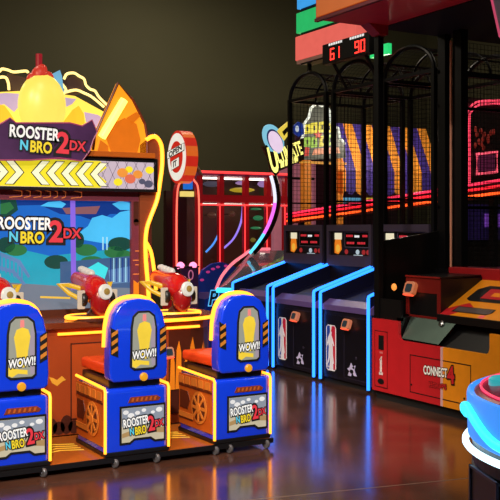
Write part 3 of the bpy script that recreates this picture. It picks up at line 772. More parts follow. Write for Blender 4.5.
# tall lit sign above the first cage
ts = thing('stacked_light_sign', 'tall lit sign of blue, green and coral panels above the basketball cages', 'sign', (6.7, 10.0, 3.62))
for (z0, z1, mat) in ((3.86, 4.17, M('panel_coral', (236, 104, 92), .4, emit=.85)), (4.21, 4.47, M('panel_green', (40, 190, 104), .4, emit=.85)), (4.52, 4.80, M('panel_blue', (60, 160, 236), .4, emit=.9)), (4.84, 5.1, M('panel_pink', (214, 70, 110), .4, emit=.8))):
    MB().box(6.60, 6.82, 9.2, 10.54 - (z0 - 3.86) * .06, z0, z1).build('light_panel', mat, ts, .01)
MB().box(6.63, 6.79, 9.25, 10.45, 3.80, 5.08).build('sign_core', black, ts)
MB().box(6.61, 6.81, 9.22, 10.52, 3.815, 3.86).build('sign_base', M('sign_base_pale', (190, 150, 140), .4), ts)
for y in (10.37, 9.35): MB().box(6.69, 6.73, y - .02, y + .02, 3.718, 3.82).build('bracket', blackm, ts)

# ------------------------------------------------------------------ red and yellow two-player basketball machine
C4X, C4Y, C4W = 5.78, 7.78, 2.12
c4 = thing('two_player_basketball_machine', 'big red and yellow two-player basketball machine filling the right side', 'basketball game', (C4X, C4Y - 1.05, 0))
c4red = M('machine_red', (196, 30, 38), .4); c4yel = M('machine_yellow', (240, 146, 20), .4)
def c4p(y, z, x=0.0): return (C4X + x, C4Y + y, z)
MB().box(C4X + .04, C4X + 2.3, C4Y - C4W + .02, C4Y - .02, 0, .09).build('kick_base', matte, c4)
MB().prism([c4p(y, z) for y, z in [(0, .085), (0, .80), (-.42, .80), (-.42, .67), (-.435, .635), (-.47, .62), (-1.035, .62), (-1.035, .085)]], (.03, 0, 0)).build('red_front', c4red, c4)
MB().prism([c4p(y, z) for y, z in [(-1.065, .085), (-1.065, .62), (-1.61, .62), (-1.645, .635), (-1.66, .67), (-1.66, .80), (-C4W, .80), (-C4W, .085)]], (.03, 0, 0)).build('yellow_front', c4yel, c4)
MB().box(C4X - .004, C4X + .03, C4Y - 1.065, C4Y - 1.035, .085, .62).build('divider_strip', M('divider_pale', (220, 170, 170), .4), c4)
MB().box(C4X + .03, C4X + .80, C4Y - C4W + .01, C4Y - .01, .09, .56).build('lower_body', black, c4)
# ball tray
MB().prism([c4p(-.36, .56, .03), c4p(-.36, .83, .03), c4p(-.36, .86, .30), c4p(-.36, .56, .30)], (0, -.06, 0)).build('tray_end', black, c4)
MB().prism([(C4X + .05, C4Y - .43, .60), (C4X + .05, C4Y - 1.65, .60), (C4X + .26, C4Y - 1.65, .86), (C4X + .26, C4Y - .43, .86)], (.01, 0, .004)).build('ball_tray', black, c4)
MB().prism([(C4X + .02, C4Y - .45, .64), (C4X + .02, C4Y - .98, .635), (C4X + .13, C4Y - 1.10, .84), (C4X + .13, C4Y - .45, .84)], (.008, 0, .003)).build('tray_plate', M('brushed_plate', (96, 116, 108), .3, .8), c4)
MB().lathe([(.03, 0), (.03, .012), (0, .016)], (C4X + .11, C4Y - .92, .815), (-1, 0, .5), 16).build('tray_bolt', chrome, c4)
# side walls
for s, y0 in ((0, 0), (1, -C4W + .04)):
    MB().prism([c4p(y0, .80, .03), c4p(y0, 1.56, .03), c4p(y0, 1.68, .92), c4p(y0, .80, .92)], (0, -.04, 0)).build('side_wall', M('side_wall_black', (13, 12, 11), .3), c4)
MB().box(C4X + .03, C4X + .06, C4Y - .42, C4Y - .04, .80, 1.0).build('lower_fascia', black, c4)
# reader housing at the left of the deck
bx, by0, by1 = 5.95, C4Y - .33, C4Y - .84
MB().box(bx, bx + .58, by1, by0, .80, 1.225).build('reader_housing', black, c4, .004)
pl = Plane((bx, 0, 0), (0, -1, 0), (0, 0, 1))
mb = MB()
pl.rect(mb, -by0, -by1, 1.08, 1.22, 0, .006, 0); pl.rect(mb, -by0, -by0 + .05, .84, 1.08, 0, .006, 0); pl.rect(mb, -by1 - .05, -by1, .84, 1.08, 0, .006, 0); pl.rect(mb, -by0, -by1, .82, .86, 0, .006, 0)
mb.build('housing_face', M('housing_red', (120, 22, 18), .4), c4)
card_reader(c4, (bx, by0 - .11, 1.10), (-1, 0, 0), (0, -1, 0), .15)
MB().ell((C4X + .08, C4Y - .25, 1.12), (.02, .035, .035), 14, 10).build('button', LED('orange_button_light', (1.0, .30, .05), 1.2), c4, smooth=True)
MB().prism([(bx - .01, by0, 1.225), (bx - .01, by1, 1.225), (bx + .5, by1, 1.24), (bx + .5, by0, 1.24)], (0, 0, .012)).build('housing_lid', black, c4)
MB().box(bx - .016, bx + .0, by1, by0, 1.225, 1.240).build('lid_edge', M('lid_edge_red', (150, 30, 24), .4), c4)
# deck
dk = Plane((5.92, C4Y - .84, .885), (0, -1, 0), Vector((.56, 0, .33)))
DL = math.hypot(.56, .33)
mb = MB(); dk.rect(mb, 0, C4W - .88, 0, DL, -.03, .03, 0)
deck = mb.build('deck', [c4yel], c4)
mb = MB()
dk.poly(mb, [(.0, .0), (.10, .0), (.30, .18), (.20, .24), (.0, .12)], .0, .002, 1)
dk.poly(mb, [(.10, .08), (.55, .08), (.60, .12), (.60, .17), (.12, .17)], .002, .002, 2)
for k in range(14): dk.rect(mb, .13 + k * .033, .15 + k * .033, .09, .16, .004, .001, 3)
dk.poly(mb, [(.10, .30), (.16, .27), (.62, .27), (.68, .32), (.68, .48), (.62, .53), (.20, .53), (.10, .46)], .002, .002, 2)
dk.rect(mb, .26, .60, .32, .48, .004, .002, 1)
dk.rect(mb, .36, .48, .36, .42, .006, .001, 0)
dk.rect(mb, .50, .56, .03, .07, .002, .002, 4)
mb.build('deck_print', [c4yel, c4red, ink, M('perforation_grey', (110, 92, 90), .4), M('print_pink', (240, 90, 90), .4, emit=.6)], deck)
MB().box(5.90, 5.93, C4Y - C4W + .04, C4Y - .84, .83, .90).build('deck_lip', black, c4, .004)
MB().box(6.46, 6.56, C4Y - C4W + .05, C4Y - .36, 1.20, 1.31).build('back_ledge', M('ledge_red', (170, 26, 30), .4), c4, .006)
MB().box(6.56, 8.0, C4Y - C4W + .02, C4Y - .02, .09, 1.28).build('rear_cabinet', black, c4)
# front coin door, brand panel
pl = Plane((C4X, C4Y, 0), (0, -1, 0), (0, 0, 1))
mb = MB(); pl.rect(mb, .05, .25, .13, .68, 0, .004, 0); pl.outline(mb, [(.05, .13), (.25, .13), (.25, .68), (.05, .68)], .008, .004, .001, 1)
cd = mb.build('coin_door', [c4red, M('seam_dark_red', (90, 10, 16), .5)], c4)
mb = MB(); pl.rect(mb, .115, .195, .50, .64, .004, .004, 0); pl.ellipse(mb, .15, .185, .05, .028, .004, .004, 0)
pl.rect(mb, .135, .165, .27, .41, .004, .002, 1); pl.rect(mb, .12, .18, .25, .275, .004, .002, 1); pl.poly(mb, [(.12, .39), (.165, .41), (.165, .435), (.145, .42)], .004, .002, 1)
pl.rect(mb, .13, .18, .46, .48, .004, .002, 2)
mb.build('coin_slots', [ink, M('mark_white', (235, 220, 220), .4), M('mark_pink', (214, 110, 110), .4)], cd)
mb = MB()
y0, z0 = .60, .12
pl.outline(mb, [(.60, .15), (1.43, .15), (1.43, .50), (.60, .50)], .009, .001, .001, 0)
pl.ellipse(mb, .62, .22, .01, .01, .001, .003, 0); pl.ellipse(mb, 1.35, .2, .01, .01, .001, .003, 0)
mb.build('panel_seam', M('seam_black', (30, 10, 10), .5), c4)
mb = MB()
def put(t, x, z, w, h, mi, rot=0.0):
    text(mb, pl, t, x, z, w, h, .005, 0, .085, 0, rot, ref=.03); text(mb, pl, t, x, z, w, h, .0065, mi, .03, 0, rot)
put('CONNECT', .965, .39, .33, .085, 1, .03); put('4', 1.175, .385, .10, .16, 2, .08); put('HOOPS', 1.0, .265, .24, .05, 2, .03)
mb.build('lettering', [ink, M('brand_white', (244, 240, 232), .4, emit=.12), M('brand_red', (206, 36, 40), .4)], c4)
# uprights
MB().box(C4X + .01, C4X + .075, C4Y - .09, C4Y - .015, .80, 3.72).build('front_post', blackm, c4, .004)
MB().box(C4X + .01, C4X + .075, C4Y - C4W + .015, C4Y - C4W + .09, .80, 3.72).build('front_post', blackm, c4, .004)
a = onX(455, 200, 6.60).y; b = onX(463.5, 200, 6.60).y
MB().box(6.57, 6.66, b, a, 1.28, 3.70).build('centre_column', blackm, c4, .004)
a = onX(440.5, 200, 6.64).y; b = onX(448, 200, 6.64).y
MB().box(6.60, 6.68, b, a, 1.28, 3.70).build('rear_post', blackm, c4, .004)
pr = onX(451, 200, 6.55)
MB().tube([(6.55, pr.y, 1.30), (6.55, pr.y, 3.60)], .013, 8).build('copper_rod', M('rod_copper', (214, 150, 120), .5, .0), c4, smooth=True)
for y in (C4Y - .05, C4Y - C4W + .05):
    MB().box(7.93, 7.99, y - .03, y + .03, 1.28, 3.70).build('rear_post', blackm, c4)
for b_ in ((6.6, 7.98, C4Y - .065, C4Y - .035, 3.30, 3.34), (6.6, 7.98, C4Y - .065, C4Y - .035, 2.95, 2.98), (7.94, 7.98, C4Y - C4W + .05, C4Y - .05, 3.30, 3.34),
           (7.94, 7.98, C4Y - C4W + .05, C4Y - .05, 1.9, 1.94), (6.6, 7.98, C4Y - .065, C4Y - .035, 1.9, 1.93)):
    MB().box(*b_).build('cage_rail', blackm, c4)
mb = MB(); grid(mb, Plane((0, C4Y - .05, 0), (1, 0, 0), (0, 0, 1)), 6.66, 7.95, 1.30, 3.66, .052)
grid(mb, Plane((7.96, 0, 0), (0, 1, 0), (0, 0, 1)), C4Y - C4W + .05, C4Y - .05, 1.30, 3.66, .052)
mb.build('netting', netm, c4)
MB().tube([(7.90, C4Y - .10, 3.42), (7.90, C4Y - C4W + .1, 3.42)], .018, 8).build('pale_bar', M('far_tube_pale', (190, 200, 205), .35, .2, emit=.2), c4, smooth=True)  # stands in for a distant fluorescent tube, added here as a glowing bar
# header
HX0, HX1, HZ = 5.10, 5.86, 3.71
MB().box(HX0, HX1, C4Y - C4W, C4Y - .01, HZ, 4.75).build('header', M('header_red', (232, 60, 84), .4), c4, .004)
hf = MB().box(HX0 - .02, HX0, C4Y - C4W + .03, C4Y - .05, HZ + .02, 4.72).build('header_face', M('header_orange', (224, 112, 44), .4, emit=.55, scale=3), c4)
MB().box(HX0 - .01, HX0 + .03, C4Y - C4W, C4Y - .0, HZ - .02, HZ + .01).build('header_edge', M('edge_dark_red', (110, 20, 40), .4), c4)
MB().box(HX1, 8.0, C4Y - C4W, C4Y - .01, 3.70, 4.35).build('roof_box', matte, c4)
MB().prism([(C4X - .16, C4Y - .02, HZ), (C4X + .08, C4Y - .02, HZ), (C4X + .08, C4Y - .02, HZ - .10), (C4X - .02, C4Y - .02, HZ - .10)], (0, -.14, 0)).build('post_bracket', M('bracket_red', (190, 44, 60), .4), c4, .004)
wp = [onX(488, -12, 5.95), onX(492, 0, 5.95), onX(500, 36, 5.95), onX(520, 60, 5.95), onX(545, -12, 5.95)]
w_ = MB().prism(wp, (.03, 0, 0)).build('header_wing', M('wing_grey', (150, 146, 160), .45, emit=.10), c4)
MB().tube([wp[0], wp[1], wp[2], wp[3]], .012).build('wing_light', LED('pink_tube', (1.0, .12, .25), .5), w_, smooth=True)

# ------------------------------------------------------------------ round blue machine at the right edge
dc = Vector((3.76, 2.83, 0))
dm = thing('round_prize_machine', 'round glowing blue prize machine cut off by the bottom right corner', 'arcade machine', dc)
R = .90
MB().lathe([(.80, 0), (.83, .10), (.872, .12), (.872, .61), (.83, .63), (0, .63)], dc, seg=96).build('base', M('base_dark', (22, 18, 34), .35), dm, smooth=True)
MB().lathe([(.87, .735), (.89, .75), (.895, .93), (.89, .946), (.875, .952), (.86, .94), (.0, .94)], dc, seg=96).build('skirt', M('skirt_blue', (56, 146, 255), .3, emit=1.0, scale=6), dm, smooth=True)
MB().lathe([(.87, .735), (.87, .63), (.5, .63)], dc, seg=96).build('collar', black, dm)
MB().tube([(dc.x + .90 * math.cos(t * PI / 64), dc.y + .90 * math.sin(t * PI / 64), .712) for t in range(128)], .016, 10, True).build('light_ring', LED('ice_white_ring', (.55, .85, 1.0), 2.6), dm, smooth=True)
MB().tube([(dc.x + .905 * math.cos(t * PI / 64), dc.y + .905 * math.sin(t * PI / 64), .835 + .05 * math.sin(t * PI / 64 * 7 + 2.5)) for t in range(128)], .022, 10, True).build('swoosh_light', LED('cyan_swoosh', (.03, .75, .95), 1.5), dm, smooth=True)
mb = MB()
for rr_, z_ in ((.83, .962), (.72, .985), (.60, 1.0), (.45, 1.015)):
    mb.tube([(dc.x + rr_ * math.cos(t * PI / 48), dc.y + rr_ * math.sin(t * PI / 48), z_) for t in range(96)], .006, 8, True)
mb.build('red_light_rings', LED('crimson_ring', (1.0, .05, .12), 1.3), dm, smooth=True)
MB().lathe([(.862, .94), (.84, .952), (.72, .978), (.60, .994), (.45, 1.008), (0, 1.03)], dc, seg=96).build('playfield', M('playfield_plum', (150, 24, 60), .3, emit=.35, scale=45, noise=.95), dm)
q0 = onZ(489, 377, 1.0) - dc; a0 = math.atan2(q0.y, q0.x); rd = min(.72, math.hypot(q0.x, q0.y))
for k in range(8):
    pc_ = dc + Vector((rd * math.cos(a0 + k * PI / 4), rd * math.sin(a0 + k * PI / 4), 0))
    MB().lathe([(.075, .965), (.075, .995), (.06, 1.005), (.03, 1.010), (0, 1.011)], pc_, seg=32).build('dome', M('dome_cyan', (50, 190, 200), .3, emit=.7), dm, smooth=True)
ang = math.atan2(-CA * 1.0 - .2, -.35)
for k, aa in enumerate((2.75, 3.35)):
    p = Vector((math.cos(aa), math.sin(aa), 0)); t_ = Vector((-p.y, p.x, 0))
    pl = Plane(dc + p * .869, -t_ if False else t_, (0, 0, 1))
    mb = MB(); pl.outline(mb, [(-.16, .16), (.16, .16), (.16, .62), (-.16, .62)], .012, 0, .012, 0); pl.rect(mb, -.15, .15, .17, .61, -.01, .014, 1)
    mb.build('door', [M('door_edge_grey', (70, 66, 84), .4), black], dm)
for aa, c_, z_ in ((2.98, M('tab_magenta', (230, 60, 170), .4, emit=.8), .42), (3.52, M('tab_red', (214, 40, 40), .4, emit=.7), .42)):
    p = dc + Vector((math.cos(aa), math.sin(aa), 0)) * .880
    MB().ell((p.x, p.y, z_), (.015, .015, .035), 10, 8).build('indicator', c_, dm, smooth=True)

# ------------------------------------------------------------------ machines behind
# red prize cabinets on the back row
BY = 13.9
redm = M('prize_red', (180, 16, 30), .35, emit=.14); rglow = LED('red_light_tube', (1.0, .05, .05), 1.5)  # slight emission brightens the red plastic, which is unlit itself
def BX(px): return onY(px, 228, BY).x
def BZ(px, py): return onY(px, py, BY).z
glass_dark = M('tinted_back', (84, 64, 52), .35)
pc = thing('prize_cabinet', 'long red prize cabinet with dark glass bays and reflected neon arcs modelled inside', 'arcade machine', (BX(240), BY + .5, 0))
xl, xr = BX(199), BX(287); zt = BZ(240, 173); zb = BZ(240, 199)
MB().box(xl, xr, BY, BY + 1.1, 0, .85).build('lower_cabinet', redm, pc)
MB().box(xl, xr, BY + .95, BY + 1.1, .85, zt).build('back_panel', glass_dark, pc)
MB().box(xl, xr, BY, BY + 1.1, zt - .06, zt).build('top_panel', M('top_plum', (120, 60, 90), .35, emit=.2), pc)
MB().box(xl, xr, BY - .02, BY + .06, zb - .06, zb + .06).build('cross_beam', redm, pc)
for px, w_ in ((201, .06), (222, .08), (247, .08), (269, .08), (286, .05)):
    x = BX(px); po = MB().box(x - w_ / 2, x + w_ / 2, BY, BY + .10, .85, zt).build('post', redm, pc)
    MB().tube([(x - w_ / 2 - .004, BY - .012, .9), (x - w_ / 2 - .004, BY - .012, zb - .12)], .011).build('light_strip', rglow, po, smooth=True)
MB().tube([(xl, BY - .03, zt), (xr, BY - .03, zt)], .02).build('light_strip', rglow, pc, smooth=True)
MB().tube([(xl, BY - .03, zb - .1), (xr, BY - .03, zb - .1)], .014).build('light_strip', rglow, pc, smooth=True)
for pts, c_ in (([(206, 252), (214, 243), (220, 230), (222, 222)], 0), ([(224, 248), (234, 238), (241, 222), (243, 204)], 1), ([(186, 246), (192, 236), (195, 224)], 0)):  # glowing arcs modelled for reflections in the bay glass
    if pts[0][0] < 199: continue
    MB().tube(spline([onY(x, y, BY + .55) for x, y in pts], 5), .018).build('reflected_arc', (LED('sky_reflection', (.08, .32, .95), 1.0), LED('violet_reflection', (.34, .22, .95), 1.0))[c_], pc, smooth=True)
MB().tube([(xl + .1, BY + .16, zt - .09), (xr - .1, BY + .16, zt - .09)], .016).build('fill_tube', LED('warm_fill_tube', (1.0, .80, .70), 3.5), pc, smooth=True)  # both tubes are added to brighten the cabinet interior
MB().tube([(xl + .1, BY + .16, zb - .09), (xr - .1, BY + .16, zb - .09)], .014).build('fill_tube', LED('warm_fill_tube', (1.0, .80, .70), 3.5), pc, smooth=True)
PZ = {'gold': ((220, 190, 50), .5), 'lilac': ((190, 150, 220), .5), 'slate': ((110, 110, 130), .3), 'green': ((50, 140, 90), .5), 'olive': ((140, 130, 50), .4), 'brown': ((110, 64, 48), .3)}  # glowing blobs modelled for light reflections in the cabinet glass
for (px, py, rx, rz, mi, lb) in ((242, 190, .22, .045, 'gold', 'flat gold reflection blob behind the top glass of the red cabinet'), (242, 183, .12, .035, 'lilac', 'lilac reflection blob above the flat gold one in the red cabinet'),
        (212, 184, .16, .05, 'slate', 'slate reflection blob behind the top glass, left end of the red cabinet'), (263, 184, .10, .06, 'lilac', 'lilac reflection blob behind the top glass, right end of the red cabinet'),
        (256, 209, .1, .02, 'green', 'thin green reflection blob highest in the right bay of the red cabinet'), (258, 218, .09, .045, 'green', 'round green reflection blob in the right bay of the red cabinet'),
        (256, 228, .1, .025, 'green', 'thin green reflection blob under the round one in the red cabinet'), (253, 240, .05, .04, 'olive', 'left of two small olive reflection blobs low in the right bay'),
        (262, 239, .05, .05, 'olive', 'right of two small olive reflection blobs low in the right bay'), (212, 215, .08, .05, 'brown', 'brown reflection blob in the left bay of the red cabinet'), (232, 214, .06, .05, 'brown', 'brown reflection blob in the middle bay of the red cabinet')):
    p = onY(px, py, BY + .65)
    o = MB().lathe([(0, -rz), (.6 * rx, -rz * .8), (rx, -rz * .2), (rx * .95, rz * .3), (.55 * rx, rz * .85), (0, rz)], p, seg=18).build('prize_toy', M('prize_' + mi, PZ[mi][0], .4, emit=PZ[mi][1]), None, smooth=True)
    tag(o, lb, 'toy', 'reflection blobs in the red cabinet')
    MB().tube([(p.x, p.y + .03, p.z), (p.x, BY + .949, p.z)], .008, 6).build('peg', blackm, o)
# arched red game with the oval sign
ar = thing('arched_ticket_machine', 'narrow red machine with an arched lit frame and oval striped sign on top', 'arcade machine', (BX(187), BY - .3, 0))
AY = 13.25
def A(px, py): return onY(px, py, AY)
MB().box(A(176, 0).x, A(199, 0).x, AY, AY + .5, 0, 1.0).build('lower_cabinet', redm, ar)
MB().box(A(177, 0).x, A(198, 0).x, AY + .40, AY + .5, 1.0, A(190, 190).z).build('back_panel', M('back_maroon', (56, 18, 20), .4), ar)
mb = MB().tube(spline([A(175.5, 310), A(175.5, 240), A(175.5, 200), A(176.5, 188), A(181, 180), (A(188, 177).x, AY, A(188, 177).z), A(193, 180), A(196.5, 188), A(197.5, 200), A(197.5, 240), A(197.5, 310)], 5), .045)
mb.build('arched_frame', redm, ar, smooth=True)
MB().tube(spline([A(x, y) + Vector((0, -.05, 0)) for x, y in ((175.5, 305), (175.5, 200), (181, 181), (188, 178), (193, 181), (197.5, 200), (197.5, 305))], 5), .014).build('light_strip', LED('coral_tube', (1.0, .16, .10), 1.6), ar, smooth=True)
c = A(188, 184); MB().box(c.x - .06, c.x + .06, AY - .04, AY + .05, c.z - .08, c.z + .08).build('blue_screen', M('small_screen_blue', (30, 110, 210), .3, emit=.9), ar)
c = A(187, 194); MB().box(c.x - .10, c.x + .10, AY - .04, AY + .05, c.z - .04, c.z + .04).build('yellow_label', M('label_yellow', (250, 220, 120), .3, emit=.9), ar)
so = M('sign_orange', (240, 110, 36), .4, emit=.7); sr = M('sign_scarlet', (224, 46, 30), .4, emit=.7)
ce = onY(177, 157, AY - .05); uv = Vector((.08, -1, 0)).normalized()
ov = Plane(ce, uv, (0, 0, 1))
ra, rb = .29, .40
mb = MB()
def ering(d): return [ov.p(ra * math.cos(2 * PI * k / 32), rb * math.sin(2 * PI * k / 32), d) for k in range(32)]
r0, r1 = ering(0), ering(-.20)
vs = r0 + r1; fs = [tuple(range(32)), tuple(range(63, 31, -1))]
mb.add(vs, fs, 1)
for k in range(32):
    j = (k + 1) % 32
    mb.add([r0[k], r0[j], r1[j], r1[k]], [(0, 1, 2, 3)], (k // 2) % 2)
sg = mb.build('oval_sign', [so, sr], ar)
mb = MB(); ov.ellipse(mb, 0, 0, ra * .93, rb * .90, 0, .01, 0, 32); ov.ellipse(mb, 0, 0, ra * .66, rb * .60, .01, .006, 1, 32)
ov.poly(mb, [(-.27, -.02), (.25, .08), (.25, .20), (-.27, .10)], .016, .004, 2); ov.poly(mb, [(-.14, -.20), (.10, -.14), (.10, .0), (-.14, -.06)], .016, .004, 2)
ov.poly(mb, [(-.26, -.01), (.24, .09), (.24, .19), (-.26, .09)], .020, .003, 0); ov.poly(mb, [(-.13, -.19), (.09, -.135), (.09, -.01), (-.13, -.065)], .020, .003, 0)
text(mb, ov, 'OPEN', -.01, .09, .42, .085, .025, 2, .04, .1, .25); text(mb, ov, 'IT', -.02, -.10, .13, .09, .025, 2, .04, .1, .25)
mb.build('sign_face', [M('sign_white', (248, 240, 226), .4, emit=.85), sr, ink], sg)
p0, p1 = onY(191, 158, AY + .25), onY(201, 174, AY + .60)
MB().tube([p0, p1], .03, 8).build('sign_arm', M('arm_grey', (150, 136, 110), .4), ar, smooth=True)

# two pink bulbs on a dark stand, behind the right gun
ps = thing('bulb_stand', 'dark slim stand topped with two pink glowing bulbs behind the right-hand gun', 'lamp', onY(187, 300, 10.6) * Vector((1, 1, 0)) if False else (onY(187, 300, 10.6).x, 10.6, 0))
x = ps.location.x
MB().box(x - .12, x + .14, 10.55, 10.75, .35, 1.22).build('housing', M('stand_maroon', (60, 16, 40), .35), ps, .02)
MB().box(x - .16, x + .18, 10.5, 10.8, 0, .36).build('foot', black, ps, .01)
for px in (180.5, 193):
    p = onY(px, 266, 10.6); MB().ell(p, (.050, .050, .050), 18, 12).build('bulb', LED('pink_bulb', (1.0, .22, .42), 2.2), ps, smooth=True)
MB().box(x - .15, x + .15, 10.56, 10.64, 1.215, 1.235).build('bulb_rail', blackm, ps)
pz = onY(191, 275, 10.54); MB().tube([(pz.x + .03 * math.cos(t * PI / 10), 10.545, pz.z + .055 * math.sin(t * PI / 10)) for t in range(20)], .008, 6, True).build('ring_mark', M('ring_mark_pink', (220, 120, 160), .4, emit=.5), ps)

# blue alley game with slanted glass, neon arm and its sign
gY = 12.88
al = thing('alley_game', 'blue alley game with slanted glass top and curved neon arm, behind the seats', 'arcade machine', (5.2, 11.6, 0))
G = lambda px, py, Y: onY(px, py, Y)
cheek = [G(px, py, gY) for px, py in ((196, 350), (195, 300), (197, 282), (203, 270), (212, 264), (222, 262), (234, 266), (243, 273), (240, 282), (228, 290), (224, 300), (224, 350))]
MB().prism([Vector((p.x, p.y, max(p.z, .02))) for p in cheek], (0, .06, 0)).build('round_cheek', M('cheek_blue', (44, 78, 215), .3, noise=.4, scale=5), al)
mb = MB()
for (px, py) in ((208, 272), (213, 269), (226, 266), (202, 280), (218, 267)):
    p = G(px, py, gY - .003); mb.ell(p, (.035, .006, .02), 8, 6)
mb.build('pink_spots', M('spot_pink', (214, 60, 140), .4, emit=.6), al)
pl = Plane((0, 11.399, 0), (1, 0, 0), (0, 0, 1)); p = G(213.5, 298, 11.4)
mb = MB(); text(mb, pl, 'P', p.x, p.z, .13, .18, .002, 0, .075, .2, 0, ref=.0); text(mb, pl, 'P', p.x, p.z, .13, .18, .004, 1, .025, .2, 0, ref=.0)
mb.build('letter_mark', [LED('cyan_edge', (.1, .5, .9), 1.0), ink], al)
gq = [G(217, 290, 11.42), G(242, 291, 11.42), G(286, 262, 13.0), G(286, 247, 13.0), G(262, 249, 12.9), G(245, 254, 12.5), G(230, 268, 11.9)]
# slanted deck: near edge low, far edge high
A0, A1, B0, B1 = G(216, 290, 11.40), G(246, 291, 11.40), G(252, 251, 12.75), G(296, 250, 12.75)
nv = (A1 - A0).cross(B0 - A0).normalized()
if nv.z < 0: nv = -nv
gl = MB().prism([A0, A1, B1, B0], -nv * .05).build('slanted_glass', M('smoked_glass_top', (92, 98, 112), .12, coat=1.0), al)
MB().tube(spline([A0 + nv * .02, G(222, 276, 11.6), G(232, 264, 11.95), G(244, 255, 12.35), B0 + nv * .02, G(270, 249, 12.75)], 6), .022).build('pink_edge_light', LED('rose_tube', (1.0, .20, .26), 1.1), gl, smooth=True)
MB().tube([A0 + Vector((0, -.02, 0)), A1 + Vector((0, -.02, 0))], .035).build('cyan_nose_light', LED('cyan_nose', (.05, .62, 1.0), 1.6), gl, smooth=True)
mb = MB()
xf = G(203, 300, 11.4).x
MB().prism([(xf, 11.40, 0), (A1.x, 11.40, 0), (A1.x, 11.40, A0.z - .06), (A0.x, 11.40, A0.z - .06), (xf + .03, 11.40, A0.z - .12)], (0, .5, 0)).build('front_body', M('alley_body_blue', (20, 40, 120), .35), al)
MB().box(B0.x - .1, B1.x, 12.6, 12.95, 0, B0.z - .05).build('rear_body', black, al)
for (s0, s1, t0, t1) in ((.25, .5, .12, .34), (.35, .55, .45, .55), (.55, .7, .70, .80)):
    pass
arm = spline([G(x, y, 12.5) for x, y in ((252, 253), (258, 246), (266, 234), (273, 219), (277, 203), (276, 188), (273, 176))], 6)
am = MB().tube(arm, .06, 10).build('arm', black, al, smooth=True)
n_ = len(arm)
for i0, i1, c_ in ((0, n_ // 3, LED('arm_cyan', (.10, .62, .95), 1.5)), (n_ // 3, 2 * n_ // 3, LED('arm_magenta', (.75, .12, .75), 1.5)), (2 * n_ // 3, n_ - 1, LED('arm_pale', (.70, .70, .85), 1.3))):
    MB().tube([p + Vector((-.055, -.03, 0)) for p in arm[i0:i1 + 1]], .026, 8).build('arm_light', c_, am, smooth=True)
us = thing('ultimate_sign', 'tilted lit sign with yellow ULTIMATE lettering and a pale oval, on the curved neon arm', 'sign', G(276, 176, 12.45))
us.name = 'lettered_sign'
uY = 12.40
up = Plane((0, uY, 0), (1, 0, 0), (0, 0, 1))
U = lambda px, py: (lambda p: (p.x, p.z))(G(px, py, uY))
mb = MB(); up.poly(mb, [U(*p) for p in ((262, 146), (270, 152), (288, 146), (303, 138), (303, 160), (286, 168), (274, 173), (271, 172), (269, 160))], -.04, .06, 0)
pb = mb.build('back_board', [M('board_umber', (70, 50, 34), .4)], us)
mb = MB()
def rot_ell(cx, cy, a, b, ang, n=26):
    out = []
    for k in range(n):
        t = 2 * PI * k / n; x = a * math.cos(t); y = b * math.sin(t)
        out.append(U(cx + x * math.cos(ang) - y * math.sin(ang), cy + x * math.sin(ang) + y * math.cos(ang)))
    return out
up.poly(mb, rot_ell(273, 139, 9, 15.5, -.42), -.02, .045, 0); up.poly(mb, rot_ell(274, 141, 7, 12.5, -.42), .026, .004, 1); up.poly(mb, rot_ell(274.5, 142, 6.2, 11.5, -.42), .031, .003, 2)
mb.build('oval_panel', [M('oval_sky', (130, 200, 224), .4, emit=.9), M('oval_rim', (60, 70, 130), .4, emit=.4), M('oval_pale', (240, 214, 240), .4, emit=.9)], us)
mb = MB(); up.poly(mb, [U(*p) for p in ((276, 131), (288, 121), (289, 133), (283, 141))], .0, .03, 0); up.poly(mb, [U(*p) for p in ((281, 132), (287, 126), (287, 131), (283, 136))], .031, .003, 1)
mb.build('yellow_flag', [M('flag_yellow', (244, 214, 80), .4, emit=.85), ink], us)
mb = MB(); y_, k_ = M('sign_letter_yellow', (252, 236, 124), .4, emit=1.5), ink
def ut(t, px, py, wpx, hpx, rot):
    a, b = U(px, py); s_ = abs(U(px + 1, py)[0] - a)
    text(mb, up, t, a, b, wpx * s_, hpx * s_, .024, 1, .09, 0, rot, ref=.02); text(mb, up, t, a, b, wpx * s_, hpx * s_, .027, 0, .035, 0, rot)
ut('U', 272.5, 160, 8, 23, .25); ut('LTIMATE', 288.5, 152, 26, 12, .34); 
for k in range(4): up.poly(mb, [U(280 + k * 4.6, 168 - k * 1.7), U(283.4 + k * 4.6, 166.8 - k * 1.7), U(283.0 + k * 4.6, 160.5 - k * 1.7), U(279.6 + k * 4.6, 161.7 - k * 1.7)], .024, .003, 0)
mb.build('lettering', [y_, k_], us)
mb = MB(); up.poly(mb, [U(*p) for p in ((293, 126), (297, 122), (302, 124), (303, 134), (298, 137), (293, 133))], .0, .03, 0); up.ellipse(mb, U(296, 129)[0], U(296, 129)[1], .03, .05, .03, .004, 1)
mb.build('blue_emblem', [M('emblem_royal', (40, 70, 170), .4, emit=.5), M('emblem_pale', (220, 230, 240), .4, emit=.8)], us)

